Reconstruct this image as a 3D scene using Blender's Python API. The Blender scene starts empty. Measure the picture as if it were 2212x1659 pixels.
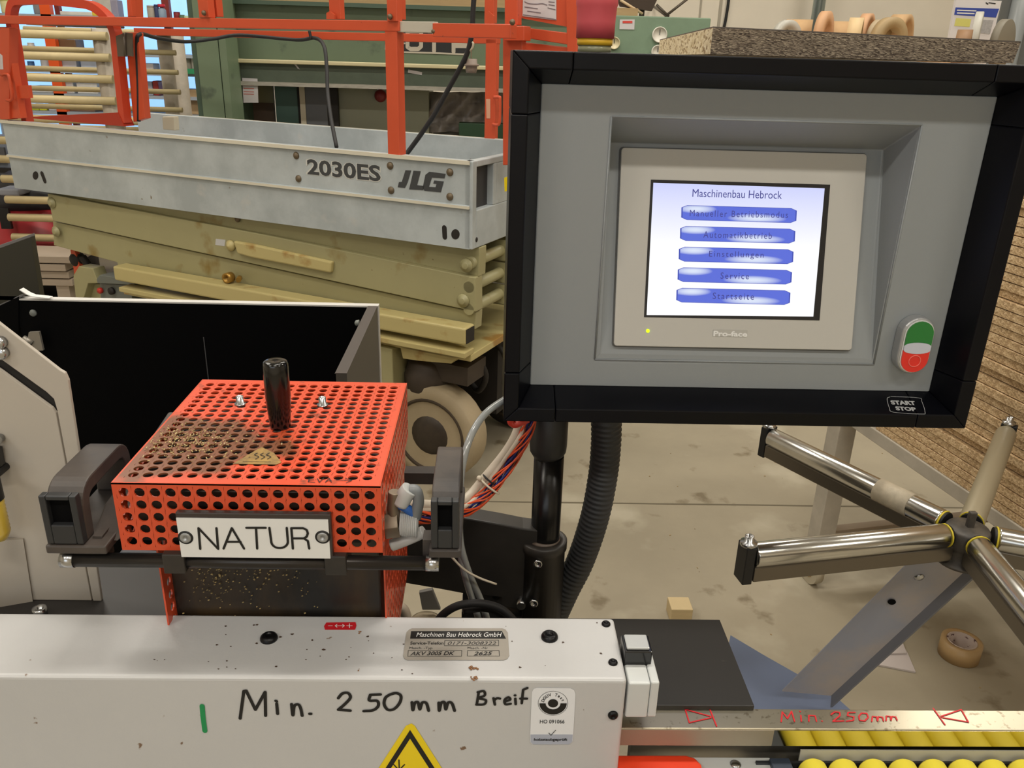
import bpy, bmesh, math, random
from mathutils import Vector as V, Matrix
R=math.radians; PI=math.pi
random.seed(7)
SC=bpy.context.scene; COL=SC.collection

# ---------------------------------------------------------------- camera
FPX=1787.0; CXP,CYP=1106.0,829.5
pit,rol,yaw=R(21.77),R(1.7057),R(1.906)
hd=V((math.sin(yaw),math.cos(yaw),0)); rt=V((math.cos(yaw),-math.sin(yaw),0)); UPV=V((0,0,1))
CF=hd*math.cos(pit)-UPV*math.sin(pit); up0=UPV*math.cos(pit)+hd*math.sin(pit)
CR=rt*math.cos(rol)+up0*math.sin(rol); CU=up0*math.cos(rol)-rt*math.sin(rol)
CC=V((0,0,1.5))
cam_d=bpy.data.cameras.new('camera'); cam=bpy.data.objects.new('camera',cam_d); COL.objects.link(cam)
cam_d.sensor_width=36; cam_d.lens=36*FPX/2212; cam_d.clip_start=.02; cam_d.clip_end=60
cam.matrix_world=Matrix(((CR.x,CU.x,-CF.x,CC.x),(CR.y,CU.y,-CF.y,CC.y),(CR.z,CU.z,-CF.z,CC.z),(0,0,0,1)))
SC.camera=cam

# ---------------------------------------------------------------- world, lights, exposure
w=bpy.data.worlds.new('world'); SC.world=w; w.use_nodes=True
w.node_tree.nodes['Background'].inputs[0].default_value=(.75,.85,1,1)
w.node_tree.nodes['Background'].inputs[1].default_value=.4
SC.view_settings.view_transform='Standard'; SC.view_settings.look='None'
SC.view_settings.gamma=1; SC.view_settings.use_curve_mapping=False
SC.view_settings.exposure=0.0
def area(name,loc,target,sx,sy,power,col):
    d=bpy.data.lights.new(name,'AREA'); d.shape='RECTANGLE'; d.size=sx; d.size_y=sy; d.energy=power; d.color=col
    o=bpy.data.objects.new(name,d); COL.objects.link(o); o.location=loc
    o.rotation_euler=(V(target)-V(loc)).to_track_quat('-Z','Y').to_euler(); return o
LAMPS=[(x,y) for y in (-1.6,1.4,4.4) for x in (-2.6,.3,3.2)]
for lx,ly in LAMPS:
    area('ceiling_lamp_light',(lx,ly,4.35),(lx,ly,0),1.5,.26,47,(1,.945,.85))
area('daylight_behind',(-1.2,-3.6,2.4),(0.2,1.2,.9),3.4,1.6,26,(.72,.85,1))

# ---------------------------------------------------------------- projection helpers (photo measurements -> metres)
def ray(x,y): return CF+CR*((x-CXP)/FPX)-CU*((y-CYP)/FPX)
def at(x,y,X=None,Y=None,Z=None):
    D=ray(x,y)
    t=(X-CC.x)/D.x if X is not None else (Y-CC.y)/D.y if Y is not None else (Z-CC.z)/D.z
    return CC+D*t
class Pl:                                   # a plane, hit by the sight line of a measured point
    def __init__(s,P,n): s.P=V(P); s.n=V(n).normalized(); s.n=s.n if s.n.dot(CC-s.P)>0 else -s.n
    def __call__(s,x,y,lift=0):
        D=ray(x,y); return CC+D*((s.P-CC).dot(s.n)/D.dot(s.n))+s.n*lift
def PY(Y): return Pl((0,Y,0),(0,-1,0))
def PZ(Z): return Pl((0,0,Z),(0,0,1))

# ---------------------------------------------------------------- materials
def srgb(c):
    return tuple(((v/255)/12.92 if v/255<=.04045 else ((v/255+.055)/1.055)**2.4) for v in c)+(1,)
MATS={}
def mat(name,col,rough=.5,metal=0,n=.0,nscale=8,col2=None,bump=0,bscale=60,spots=None,emit=0,stretch=None,alpha=1,trans=0,coat=0,spec=.5):
    if name in MATS: return MATS[name]
    m=bpy.data.materials.new(name); m.use_nodes=True; nt=m.node_tree; b=nt.nodes['Principled BSDF']
    c=srgb(col); b.inputs['Base Color'].default_value=c
    b.inputs['Roughness'].default_value=rough; b.inputs['Metallic'].default_value=metal
    b.inputs['Specular IOR Level'].default_value=spec
    if coat: b.inputs['Coat Weight'].default_value=coat; b.inputs['Coat Roughness'].default_value=.08
    if trans: b.inputs['Transmission Weight'].default_value=trans
    if alpha<1: b.inputs['Alpha'].default_value=alpha
    tc=nt.nodes.new('ShaderNodeTexCoord'); src=tc.outputs['Object']
    if stretch:
        mp=nt.nodes.new('ShaderNodeMapping'); mp.inputs['Scale'].default_value=stretch; nt.links.new(src,mp.inputs[0]); src=mp.outputs[0]
    cur=None
    if n or col2:
        no=nt.nodes.new('ShaderNodeTexNoise'); no.inputs['Scale'].default_value=nscale; no.inputs['Detail'].default_value=8; no.inputs['Roughness'].default_value=.65
        nt.links.new(src,no.inputs['Vector'])
        rp=nt.nodes.new('ShaderNodeValToRGB'); rp.color_ramp.elements[0].position=.38; rp.color_ramp.elements[1].position=.62
        k=1-n; c2=srgb(col2) if col2 else tuple(v*k for v in c[:3])+(1,)
        rp.color_ramp.elements[0].color=c2; rp.color_ramp.elements[1].color=c
        nt.links.new(no.outputs[0],rp.inputs[0]); cur=rp.outputs[0]
    if spots:       # (colour, scale, threshold 0..1, softness)
        for sc_,ss,th,sf in spots:
            no=nt.nodes.new('ShaderNodeTexNoise'); no.inputs['Scale'].default_value=ss; no.inputs['Detail'].default_value=5
            nt.links.new(src,no.inputs['Vector'])
            rp=nt.nodes.new('ShaderNodeValToRGB'); rp.color_ramp.elements[0].position=th; rp.color_ramp.elements[1].position=min(1,th+sf)
            nt.links.new(no.outputs[0],rp.inputs[0])
            mx=nt.nodes.new('ShaderNodeMix'); mx.data_type='RGBA'
            nt.links.new(rp.outputs[0],mx.inputs[0])
            if cur: nt.links.new(cur,mx.inputs[6])
            else: mx.inputs[6].default_value=c
            mx.inputs[7].default_value=srgb(sc_); cur=mx.outputs[2]
    if cur: nt.links.new(cur,b.inputs['Base Color'])
    if bump:
        no=nt.nodes.new('ShaderNodeTexNoise'); no.inputs['Scale'].default_value=bscale; no.inputs['Detail'].default_value=4
        nt.links.new(src,no.inputs['Vector'])
        bp=nt.nodes.new('ShaderNodeBump'); bp.inputs['Strength'].default_value=bump; bp.inputs['Distance'].default_value=.002
        nt.links.new(no.outputs[0],bp.inputs['Height']); nt.links.new(bp.outputs[0],b.inputs['Normal'])
    if emit:
        b.inputs['Emission Color'].default_value=c; b.inputs['Emission Strength'].default_value=emit
    MATS[name]=m; return m
def nodes(m): return m.node_tree,m.node_tree.nodes['Principled BSDF']

# ---------------------------------------------------------------- mesh builder
class MB:
    def __init__(s): s.v=[]; s.f=[]; s.sm=[]
    def add(s,vs,fs,smooth=False):
        o=len(s.v); s.v+= [V(a) for a in vs]; s.f+=[tuple(i+o for i in f) for f in fs]; s.sm+=[smooth]*len(fs); return s
    def obox(s,o,ex,ey,ez):                     # corner + three edge vectors
        o,ex,ey,ez=V(o),V(ex),V(ey),V(ez)
        p=[o,o+ex,o+ex+ey,o+ey]; p+= [a+ez for a in p]
        f=[(0,3,2,1),(4,5,6,7),(0,1,5,4),(1,2,6,5),(2,3,7,6),(3,0,4,7)]
        if ex.cross(ey).dot(ez)<0: f=[tuple(reversed(a)) for a in f]
        return s.add(p,f)
    def box(s,x0,x1,y0,y1,z0,z1): return s.obox((x0,y0,z0),(x1-x0,0,0),(0,y1-y0,0),(0,0,z1-z0))
    def prism(s,poly,vec):
        poly=[V(p) for p in poly]; vec=V(vec); n=len(poly)
        nr=V((0,0,0))
        for i in range(n): nr+=poly[i].cross(poly[(i+1)%n])
        if nr.dot(vec)>0: poly.reverse()
        return s.add(poly+[p+vec for p in poly],[tuple(range(n)),tuple(range(2*n-1,n-1,-1))]+[(i,n+i,n+(i+1)%n,(i+1)%n) for i in range(n)])
    def tube(s,pts,r,n=10,closed=False,caps=True,rs=None):
        pts=[V(p) for p in pts]; m=len(pts); rings=[]; vs=[]
        t0=(pts[1]-pts[0]).normalized(); a=t0.orthogonal().normalized()
        for i,p in enumerate(pts):
            t=((pts[(i+1)%m]-pts[i-1]) if closed else (pts[min(i+1,m-1)]-pts[max(i-1,0)])).normalized()
            a=(a-t*a.dot(t)).normalized(); b=t.cross(a); rr=rs[i] if rs else r
            vs+=[p+(a*math.cos(2*PI*j/n)+b*math.sin(2*PI*j/n))*rr for j in range(n)]
        fs=[]
        for i in range(m if closed else m-1):
            k=(i+1)%m
            fs+=[(i*n+j,i*n+(j+1)%n,k*n+(j+1)%n,k*n+j) for j in range(n)]
        s.add(vs,fs,True)
        if caps and not closed:
            o=len(s.v)-len(vs); s.f+=[tuple(o+j for j in range(n-1,-1,-1)),tuple(o+(m-1)*n+j for j in range(n))]; s.sm+=[False,False]
        return s
    def cyl(s,a,b,r,n=20,r2=None): return s.tube([a,b],r,n,rs=[r,r if r2 is None else r2])
    def lathe(s,o,ax,prof,n=24):               # prof: (radius, distance along axis)
        o=V(o); ax=V(ax).normalized(); a=ax.orthogonal().normalized(); b=ax.cross(a); vs=[]
        for r,h in prof: vs+=[o+ax*h+(a*math.cos(2*PI*j/n)+b*math.sin(2*PI*j/n))*max(r,1e-5) for j in range(n)]
        fs=[(i*n+j,i*n+(j+1)%n,(i+1)*n+(j+1)%n,(i+1)*n+j) for i in range(len(prof)-1) for j in range(n)]
        s.add(vs,fs,True); o2=len(s.v)-len(vs); m=len(prof)
        if prof[0][0]>1e-4: s.f.append(tuple(o2+j for j in range(n-1,-1,-1))); s.sm.append(False)
        if prof[-1][0]>1e-4: s.f.append(tuple(o2+(m-1)*n+j for j in range(n))); s.sm.append(False)
        return s
    def sweep(s,path,wvec,th,closed=False):     # rectangular bar: width along wvec, thickness in the path plane
        path=[V(p) for p in path]; wv=V(wvec); W=wv.normalized(); m=len(path); vs=[]
        for i,p in enumerate(path):
            t=(path[min(i+1,m-1)]-path[max(i-1,0)]).normalized(); nn=W.cross(t).normalized()
            vs+=[p-wv/2-nn*th/2,p+wv/2-nn*th/2,p+wv/2+nn*th/2,p-wv/2+nn*th/2]
        fs=[(0,1,2,3),tuple((m-1)*4+j for j in (3,2,1,0))]
        for i in range(m-1): fs+=[(i*4+j,(i+1)*4+j,(i+1)*4+(j+1)%4,i*4+(j+1)%4) for j in range(4)]
        return s.add(vs,fs)
    def sphere(s,c,r,n=14,sq=1): return s.lathe(V(c)-V((0,0,r*sq)),(0,0,1),[(r*math.sin(PI*i/n),r*sq*(1-math.cos(PI*i/n))) for i in range(n+1)],n+4)
    def build(s,name,m,parent=None,bevel=0,seg=2,smooth=None,kind=None,label=None):
        me=bpy.data.meshes.new(name); me.from_pydata([tuple(a) for a in s.v],[],s.f)
        sm=s.sm if smooth is None else [smooth]*len(s.f)
        me.polygons.foreach_set('use_smooth',sm)
        if m: me.materials.append(m)
        bm=bmesh.new(); bm.from_mesh(me); bmesh.ops.recalc_face_normals(bm,faces=bm.faces); bm.to_mesh(me); bm.free()
        me.update()
        o=bpy.data.objects.new(name,me); COL.objects.link(o)
        if parent:
            o.parent=parent; L=V(parent.location); p=parent.parent
            while p: L+=V(p.location); p=p.parent
            o.location=-L
        if bevel:
            b=o.modifiers.new('bevel','BEVEL'); b.width=bevel; b.segments=seg; b.limit_method='ANGLE'; b.angle_limit=R(40)
            b.harden_normals=False
        if kind: o['kind']=kind
        if label: o['label']=label
        return o
def thing(name,label,cat,loc=(0,0,0),group=None):
    o=bpy.data.objects.new(name,None); COL.objects.link(o); o.location=loc; o.empty_display_size=.05
    o['label']=label; o['category']=cat
    if group: o['group']=group
    return o
def tag(o,label,cat,group=None):
    o['label']=label; o['category']=cat
    if group: o['group']=group
    return o
def struct(o): o['kind']='structure'; return o
def copy_tree(o,parent=None,off=(0,0,0)):
    c=o.copy(); COL.objects.link(c)
    if parent: c.parent=parent
    else: c.location=V(o.location)+V(off)
    for ch in list(o.children): copy_tree(ch,c)
    return c
def smoothpath(pts,k=6,closed=False):          # Catmull-Rom
    pts=[V(p) for p in pts]; n=len(pts); out=[]
    for i in range(n if closed else n-1):
        p0=pts[(i-1)%n] if closed or i>0 else pts[i]*2-pts[i+1]
        p1=pts[i]; p2=pts[(i+1)%n]
        p3=pts[(i+2)%n] if closed or i+2<n else p2*2-p1
        for j in range(k):
            t=j/k; out.append(.5*((2*p1)+(p2-p0)*t+(2*p0-5*p1+4*p2-p3)*t*t+(3*p1-p0-3*p2+p3)*t**3))
    if not closed: out.append(pts[-1])
    return out
def fillet(pts,r,k=5):                          # round the inner corners of an open path
    pts=[V(p) for p in pts]; out=[pts[0]]
    for i in range(1,len(pts)-1):
        a=(pts[i-1]-pts[i]); b=(pts[i+1]-pts[i]); rr=min(r,a.length*.49,b.length*.49)
        A=pts[i]+a.normalized()*rr; B=pts[i]+b.normalized()*rr
        for j in range(k+1):
            t=j/k; out.append(A*(1-t)**2+pts[i]*2*t*(1-t)+B*t*t)
    return out+[pts[-1]]
def rrect(c,ex,ey,w,h,r,k=4):                   # rounded rectangle outline in the plane (ex,ey)
    c,ex,ey=V(c),V(ex),V(ey); o=[]
    for sx,sy,a0 in ((1,1,0),(-1,1,90),(-1,-1,180),(1,-1,270)):
        for j in range(k+1):
            a=R(a0+90*j/k); o.append(c+ex*(sx*(w/2-r)+r*math.cos(a))+ey*(sy*(h/2-r)+r*math.sin(a)))
    return o
# ---------------------------------------------------------------- lettering
def text_mb(body,shear=0,bold=0,space=1.0):
    cu=bpy.data.curves.new('t','FONT'); cu.body=body; cu.size=1; cu.shear=shear; cu.offset=bold; cu.space_character=space
    cu.resolution_u=3; ob=bpy.data.objects.new('t',cu); COL.objects.link(ob)
    dg=bpy.context.evaluated_depsgraph_get(); me=bpy.data.meshes.new_from_object(ob.evaluated_get(dg))
    vs=[v.co.copy() for v in me.vertices]; fs=[tuple(p.vertices) for p in me.polygons]
    bpy.data.objects.remove(ob); bpy.data.curves.remove(cu); bpy.data.meshes.remove(me)
    return vs,fs
def lettering(mb,body,plane,pl,pr,ptop,lift=.0006,th=.0,**k):
    """body's ink fills the box from pl (bottom left) to pr (bottom right), as tall as ptop, on the plane"""
    vs,fs=text_mb(body,**k)
    x0=min(v.x for v in vs); x1=max(v.x for v in vs); y0=min(v.y for v in vs); y1=max(v.y for v in vs)
    P=plane(*pl,lift); Q=plane(*pr,lift); T=plane(*ptop,lift)
    ex=Q-P; ey=plane.n.cross(ex).normalized(); h=(T-P).dot(ey); ey=ey*h
    mb.add([P+ex*((v.x-x0)/(x1-x0))+ey*((v.y-y0)/(y1-y0)) for v in vs],fs)
    return mb
def strokes(mb,plane,lines,wpx,lift=.0006):
    """pen strokes measured in the photo, laid on the plane as thin ribbons"""
    for L in lines:
        mb.sc=getattr(mb,'sc',0)+1; lift0=lift+(mb.sc%40)*6e-6
        P=[plane(x,y,lift0+(i%30)*2e-6) for i,(x,y) in enumerate(L)]
        r=(plane(L[0][0]+wpx/2,L[0][1])-plane(*L[0])).length
        for i,p in enumerate(P):
            e=plane.n.orthogonal().normalized(); f=plane.n.cross(e)
            mb.add([p+(e*math.cos(2*PI*j/10)+f*math.sin(2*PI*j/10))*r for j in range(10)],[tuple(range(10))])
            if i:
                d=(p-P[i-1])
                if d.length<1e-7: continue
                s=plane.n.cross(d.normalized())*r
                up=plane.n*1e-6; mb.add([P[i-1]-s-up,p-s-up,p+s-up,P[i-1]+s-up],[(0,1,2,3)])
    return mb
def crv(pts,k=6): return [(p.x,p.y) for p in smoothpath([V((a,b,0)) for a,b in pts],k)]
def decal(plane,pxs,lift=.0004,th=.0003):
    mb=MB(); mb.prism([plane(x,y,lift) for x,y in pxs],plane.n*th); return mb
# ================================================================ MATERIALS
M_hood=mat('painted_steel_pale_grey',(194,194,194),.42,n=.04,nscale=3,spots=[((120,95,75),55,.72,.03)],bump=.05,bscale=300)
M_black=mat('black_powder_coat',(20,20,21),.5)
M_blackgloss=mat('black_gloss_plastic',(8,8,9),.16,coat=.3)
M_dirtyblack=mat('grimy_black_steel',(36,34,32),.55,col2=(52,46,40),nscale=14)
M_screw=mat('black_oxide_screw',(26,26,28),.35,metal=.6)
M_zinc=mat('zinc_plated_steel',(190,192,194),.25,metal=1)
M_ink=mat('black_marker_ink',(12,12,16),.5)
M_inkred=mat('red_marker_ink',(200,32,40),.5)
M_inkgreen=mat('green_marker_ink',(20,140,80),.5)
M_white=mat('white_laminate',(226,226,224),.45)
M_cover=mat('orange_red_enamel',(212,78,42),.33,coat=.25,n=.06,nscale=5)
M_red=mat('red_sticker',(196,30,40),.45)
M_yellow=mat('warning_yellow',(236,208,20),.4)
M_plastic=mat('light_grey_plastic',(200,203,202),.35)
M_tan=mat('dirty_beige_label',(176,165,150),.5)
M_rubber=mat('black_rubber',(30,30,32),.6)

# dirty orange: a brown glue stain with a shape of its own on the left front of the lid
M_lid=bpy.data.materials.new('orange_enamel_glue_stained'); M_lid.use_nodes=True
def _lid():
    nt,b=nodes(M_lid); b.inputs['Roughness'].default_value=.36; b.inputs['Coat Weight'].default_value=.3; b.inputs['Coat Roughness'].default_value=.3
    tc=nt.nodes.new('ShaderNodeTexCoord'); no=nt.nodes.new('ShaderNodeTexNoise'); no.inputs['Scale'].default_value=26; no.inputs['Detail'].default_value=8
    nt.links.new(tc.outputs['Object'],no.inputs['Vector'])
    mp=nt.nodes.new('ShaderNodeMapping'); mp.vector_type='POINT'
    c=STC; mp.inputs['Location'].default_value=(-c.x/.085,-c.y/.055,-c.z/.12); mp.inputs['Scale'].default_value=(1/.085,1/.055,1/.12)
    nt.links.new(tc.outputs['Object'],mp.inputs[0])
    ln=nt.nodes.new('ShaderNodeVectorMath'); ln.operation='LENGTH'; nt.links.new(mp.outputs[0],ln.inputs[0])
    sb=nt.nodes.new('ShaderNodeMath'); sb.operation='SUBTRACT'; sb.inputs[0].default_value=1.25; nt.links.new(ln.outputs['Value'],sb.inputs[1])
    ad=nt.nodes.new('ShaderNodeMath'); ad.operation='MULTIPLY_ADD'; ad.inputs[1].default_value=1.5; nt.links.new(no.outputs[0],ad.inputs[0]); nt.links.new(sb.outputs[0],ad.inputs[2])
    rp=nt.nodes.new('ShaderNodeValToRGB'); rp.color_ramp.elements[0].position=.72; rp.color_ramp.elements[0].color=srgb((222,80,46)); rp.color_ramp.elements[1].position=1.0; rp.color_ramp.elements[1].color=srgb((120,70,42))
    nt.links.new(ad.outputs[0],rp.inputs[0])
    no2=nt.nodes.new('ShaderNodeTexNoise'); no2.inputs['Scale'].default_value=70; nt.links.new(tc.outputs['Object'],no2.inputs['Vector'])
    rp2=nt.nodes.new('ShaderNodeValToRGB'); rp2.color_ramp.elements[0].position=.62; rp2.color_ramp.elements[1].position=.75
    nt.links.new(no2.outputs[0],rp2.inputs[0])
    mx=nt.nodes.new('ShaderNodeMix'); mx.data_type='RGBA'; nt.links.new(rp2.outputs[0],mx.inputs[0]); nt.links.new(rp.outputs[0],mx.inputs[6]); mx.inputs[7].default_value=srgb((150,62,34))
    nt.links.new(mx.outputs[2],b.inputs['Base Color'])
STC=at(370,965,Z=1.17); _lid()

# ================================================================ HALL
M_floor=mat('concrete_floor',(163,153,132),.55,n=.13,nscale=1.6,spots=[((122,110,88),7,.62,.08),((180,172,152),2.2,.56,.1)],bump=.08,bscale=40)
mb=MB(); mb.box(-6.5,7.5,-4.5,8.5,-.08,0); struct(mb.build('floor',M_floor))
mb=MB(); a=at(1000,1083,Z=0); b=at(1745,1100,Z=0); mb.box(-6,7,a.y-.004,a.y+.004,0,.0012)
struct(mb.build('trim_1',mat('joint_filler',(112,104,86),.8)))
M_wall=mat('cream_wall',(240,231,214),.8,n=.04,nscale=2)
mb=MB(); mb.box(-6.5,7.5,7.5,7.65,0,5); struct(mb.build('wall_back',M_wall))
mb=MB(); mb.box(-6.65,-6.5,-4.5,7.65,0,5); struct(mb.build('wall_left',M_wall))
mb=MB(); mb.box(7.5,7.65,-4.5,7.65,0,5); struct(mb.build('wall_right',M_wall))
mb=MB(); mb.box(-6.65,7.65,-4.65,-4.5,0,5); struct(mb.build('wall_front',M_wall))
mb=MB(); mb.box(-6.65,7.65,-4.65,7.65,5,5.15); struct(mb.build('ceiling',mat('pale_ceiling',(205,200,190),.8)))
M_tube=mat('fluorescent_tube',(255,244,224),.4,emit=6)
for i,(lx,ly) in enumerate(LAMPS):
    t=thing('ceiling_lamp','twin tube lamp under the hall ceiling','lamp',(lx,ly,5),group='hall ceiling lamps')
    MB().box(lx-.8,lx+.8,ly-.15,ly+.15,4.46,4.52).build('housing',M_white,t)
    MB().tube([(lx-.7,ly,4.52),(lx-.7,ly,5)],.01,6).tube([(lx+.7,ly,4.52),(lx+.7,ly,5)],.01,6).build('hanger',M_zinc,t)
    for dy in (-.08,.08): MB().cyl((lx-.74,ly+dy,4.44),(lx+.74,ly+dy,4.44),.016,8).build('tube',M_tube,t)

# ================================================================ MACHINE HOOD
HY0,HY1,HZ=.555,.6385,1.01; HX=.1235
hood=thing('machine_hood','long pale grey machine hood marked Min. 250mm Breit in black pen','machine hood',(-.35,.6,.78))
mb=MB(); mb.prism([(-1.0,HY0,.8),(-1.0,HY0,HZ),(-1.0,HY1,HZ),(-1.0,HY1,.8)],(HX+1.0,0,0)); mb.build('body',M_hood,hood,bevel=.0035,seg=3)
top=PZ(HZ); front=PY(HY0)
def dome(mb,p,ax,r,h):
    mb.lathe(p,ax,[(r,0),(r,h*.25),(r*.93,h*.55),(r*.7,h*.85),(r*.42,h),(r*.40,h*.75),(0,h*.7)],18)
for x,y in ((581,1380),(1187,1377)): m=MB(); dome(m,top(x,y),(0,0,1),.0078,.005); m.build('dome_screw',M_screw,hood)
for x,y in ((1309,1349),(1324,1432)): m=MB(); dome(m,top(x,y),(0,0,1),.0042,.003); m.build('dome_screw',M_screw,hood)
m=MB(); dome(m,front(1324,1544),(0,-1,0),.0045,.003); m.build('dome_screw',M_screw,hood)
# red arrow sticker
d=decal(top,[(705,1346),(768,1345),(770,1352),(767,1361),(702,1361),(700,1354)]); s=d.build('red_sticker',M_red,hood,label='small red sticker with minus, double arrow and plus')
mb=MB()
for L in ([(709,1353.5),(718,1353.5)],[(724,1353.5),(744,1353.5)],[(728,1350.5),(724,1353.5),(728,1356.5)],[(740,1350.5),(744,1353.5),(740,1356.5)],[(749,1353.5),(761,1353.5)],[(755,1349),(755,1358)]): strokes(mb,top,[L],1.6,.0009)
mb.build('print',M_white,s)
# type plate
plate=[(884,1361),(890,1358.5),(1085,1358.5),(1092,1361),(1097,1368),(1100,1417),(1096,1424),(1088,1427),(880,1427),(873,1423),(871,1417),(878,1367)]
s=decal(top,plate).build('type_plate',mat('aged_label_grey',(158,152,142),.45,n=.1,nscale=30),hood,label='worn grey type plate sticker with black print')
M_print=mat('black_print',(14,14,14),.5)
mb=MB(); mb.prism([top(x,y,.0008) for x,y in ((888,1365),(1084,1364.5),(1093,1381),(886,1381))],(0,0,.0001))
def boxline(mb,plane,q,wd,lift=.0009):
    for i in range(4): strokes(mb,plane,[[q[i],q[(i+1)%4]]],wd,lift)
boxline(mb,top,[(961,1385),(1077,1384.5),(1077,1396.5),(960,1396.5)],1.1)
boxline(mb,top,[(882,1407),(997.5,1407),(997,1419.5),(881,1419.5)],1.1)
boxline(mb,top,[(1010,1407),(1078,1407),(1079,1419),(1009.5,1419)],1.1)
lettering(mb,'Service-Telefon',top,(886,1394),(958,1394),(886,1387.5),bold=.02,lift=.0009)
lettering(mb,'Masch. -Typ',top,(884,1405.5),(934,1405.5),(884,1399),lift=.0009)
lettering(mb,'Masch. -Nr',top,(1010,1404),(1054,1404),(1010,1399),lift=.0009)
lettering(mb,'0171-3008322',top,(967,1394.5),(1072,1394.5),(967,1387.5),lift=.0009,shear=.3)
lettering(mb,'AKV 3005 DK',top,(886,1417.5),(982,1417),(886,1409),lift=.0009,shear=.3,bold=.02)
lettering(mb,'2625',top,(1023,1417.5),(1064,1417),(1023,1409),lift=.0009,shear=.3,bold=.02)
mb.build('black_print',M_print,s)
mb=MB(); lettering(mb,'Maschinen Bau Hebrock GmbH',top,(899,1378),(1084,1378),(899,1368.5),lift=.0013,shear=.25); mb.build('white_print',M_white,s)
# pen writing on the front
mb=MB(); W=7
strokes(mb,front,[[(519,1551),(527,1492),(532,1491),(552,1532),(573,1494),(574,1545)],[(598,1519),(600,1541)],[(596,1513),(598,1514)],
 crv([(630,1520),(633,1544),(636,1524),(645,1521),(650,1530),(653,1545)]),[(669,1541),(672,1541)],
 crv([(731,1507),(740,1497),(752,1496),(757,1506),(745,1520),(731,1532)])+[(757,1534)],
 [(822,1499),(800,1500)]+crv([(800,1500),(798,1512),(815,1513),(817,1524),(806,1533),(786,1535)]),
 crv([(843,1499),(833,1506),(830,1520),(838,1532),(852,1530),(864,1516),(866,1502),(856,1496),(843,1499)]),
 crv([(890,1516),(892,1533),(896,1518),(903,1516),(907,1531),(912,1517),(921,1518),(926,1534)]),
 crv([(948,1517),(949,1534),(953,1518),(960,1516),(963,1531),(968,1517),(976,1518),(982,1534)])],W)
strokes(mb,front,[[(1034,1495),(1030,1520)],crv([(1032,1494),(1045,1492),(1047,1501),(1034,1507),(1049,1511),(1046,1520),(1029,1521)]),
 [(1066,1507),(1069,1521)],crv([(1067,1512),(1074,1507),(1080,1508)]),crv([(1092,1514),(1102,1510),(1098,1505),(1090,1511),(1092,1520),(1103,1519)]),
 [(1113,1508),(1114,1520)],[(1112,1501),(1113,1501)],[(1139,1485),(1130,1489),(1127,1518)],[(1124,1508),(1138,1508)]],6)
mb.build('pen_lettering',M_ink,hood,label='handwritten black marker text Min. 250mm Breit')
mb=MB(); strokes(mb,front,[[(437,1524),(439,1548),(443,1578)]],11); mb.build('pen_mark',M_inkgreen,hood,label='green marker stroke')
# test badge sticker
def fpoly(pl,c,rx,ry,a0=0,a1=360,n=28,lift=.001):
    return [pl(c[0]+rx*math.cos(R(a0+(a1-a0)*i/n)),c[1]+ry*math.sin(R(a0+(a1-a0)*i/n)),lift) for i in range(n+(0 if a1-a0==360 else 1))]
s=decal(front,[(1149,1494),(1153,1487),(1160,1485),(1232,1486),(1240,1490),(1243,1498),(1238,1588),(1237,1600),(1229,1607),(1150,1607),(1145,1601),(1145,1588)]).build('badge_sticker',mat('white_sticker',(228,230,234),.4),hood,label='white rounded test badge sticker with round emblem')
mb=MB(); mb.prism([front(x,y,.0008) for x,y in ((1146,1585),(1237,1585),(1236,1600),(1229,1606.5),(1151,1606.5),(1146,1601))],(0,-.0001,0)); mb.build('footer_band',mat('badge_grey_blue',(170,176,192),.45),s)
mb=MB(); C0=(1194.5,1517.5)
mb.add(fpoly(front,(1194.5,1517.5),11,9),[tuple(range(28))])
o=[front(C0[0]+a*math.cos(t),C0[1]+b*math.sin(t),.001) for a,b in ((29.5,24),(16,13)) for t in [PI*i/24 for i in range(25)]]
mb.add(o,[(i,i+1,26+i,25+i) for i in range(24)])
ring=[(C0[0]+32*math.cos(2*PI*i/40),C0[1]+26*math.sin(2*PI*i/40)) for i in range(41)]; strokes(mb,front,[ring],.8,.0009)
# curved words
word='DGUV Test'
for i,ch in enumerate(word):
    if ch==' ': continue
    th=R(200+140*i/8); c=(C0[0]+23*math.cos(th),C0[1]+19*math.sin(th)); rot=th+PI/2
    vs,fs=text_mb(ch,bold=.02); hh=9.0
    xm=sum(v.x for v in vs)/len(vs)
    mb.add([front(c[0]+((v.x-xm)*hh)*math.cos(rot)-(-(v.y-.35)*hh)*math.sin(rot),c[1]+((v.x-xm)*hh)*math.sin(rot)+(-(v.y-.35)*hh)*math.cos(rot),.001) for v in vs],fs)
lettering(mb,'HO 091066',front,(1166,1561),(1219,1561),(1166,1553),lift=.001,bold=.01)
lettering(mb,'holzstaubgeprüft',front,(1153,1600),(1225,1600),(1153,1592.5),lift=.0011,bold=.03)
strokes(mb,front,[[(1185,1581),(1190,1586),(1200,1575)]],1.4,.0013)
mb.build('black_print',M_print,s)
# warning triangle (top corner in view)
s=decal(front,[(889,1562),(896,1567),(1010,1745),(1004,1752),(768,1752),(762,1745),(877,1567)]).build('warning_sticker',M_yellow,hood,label='yellow triangular warning sticker with black border')
mb=MB(); a=[(886,1575),(775,1748),(997,1748)]; b=[(886,1594),(793,1738),(979,1738)]
for i in range(3):
    j=(i+1)%3; mb.add([front(*a[i],.0009),front(*a[j],.0009),front(*b[j],.0009),front(*b[i],.0009)],[(0,1,2,3)])
strokes(mb,front,[[(862,1640),(863,1668)],[(851,1650),(862,1662),(874,1650)]],3,.0009); mb.build('black_border',M_print,s)
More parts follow.
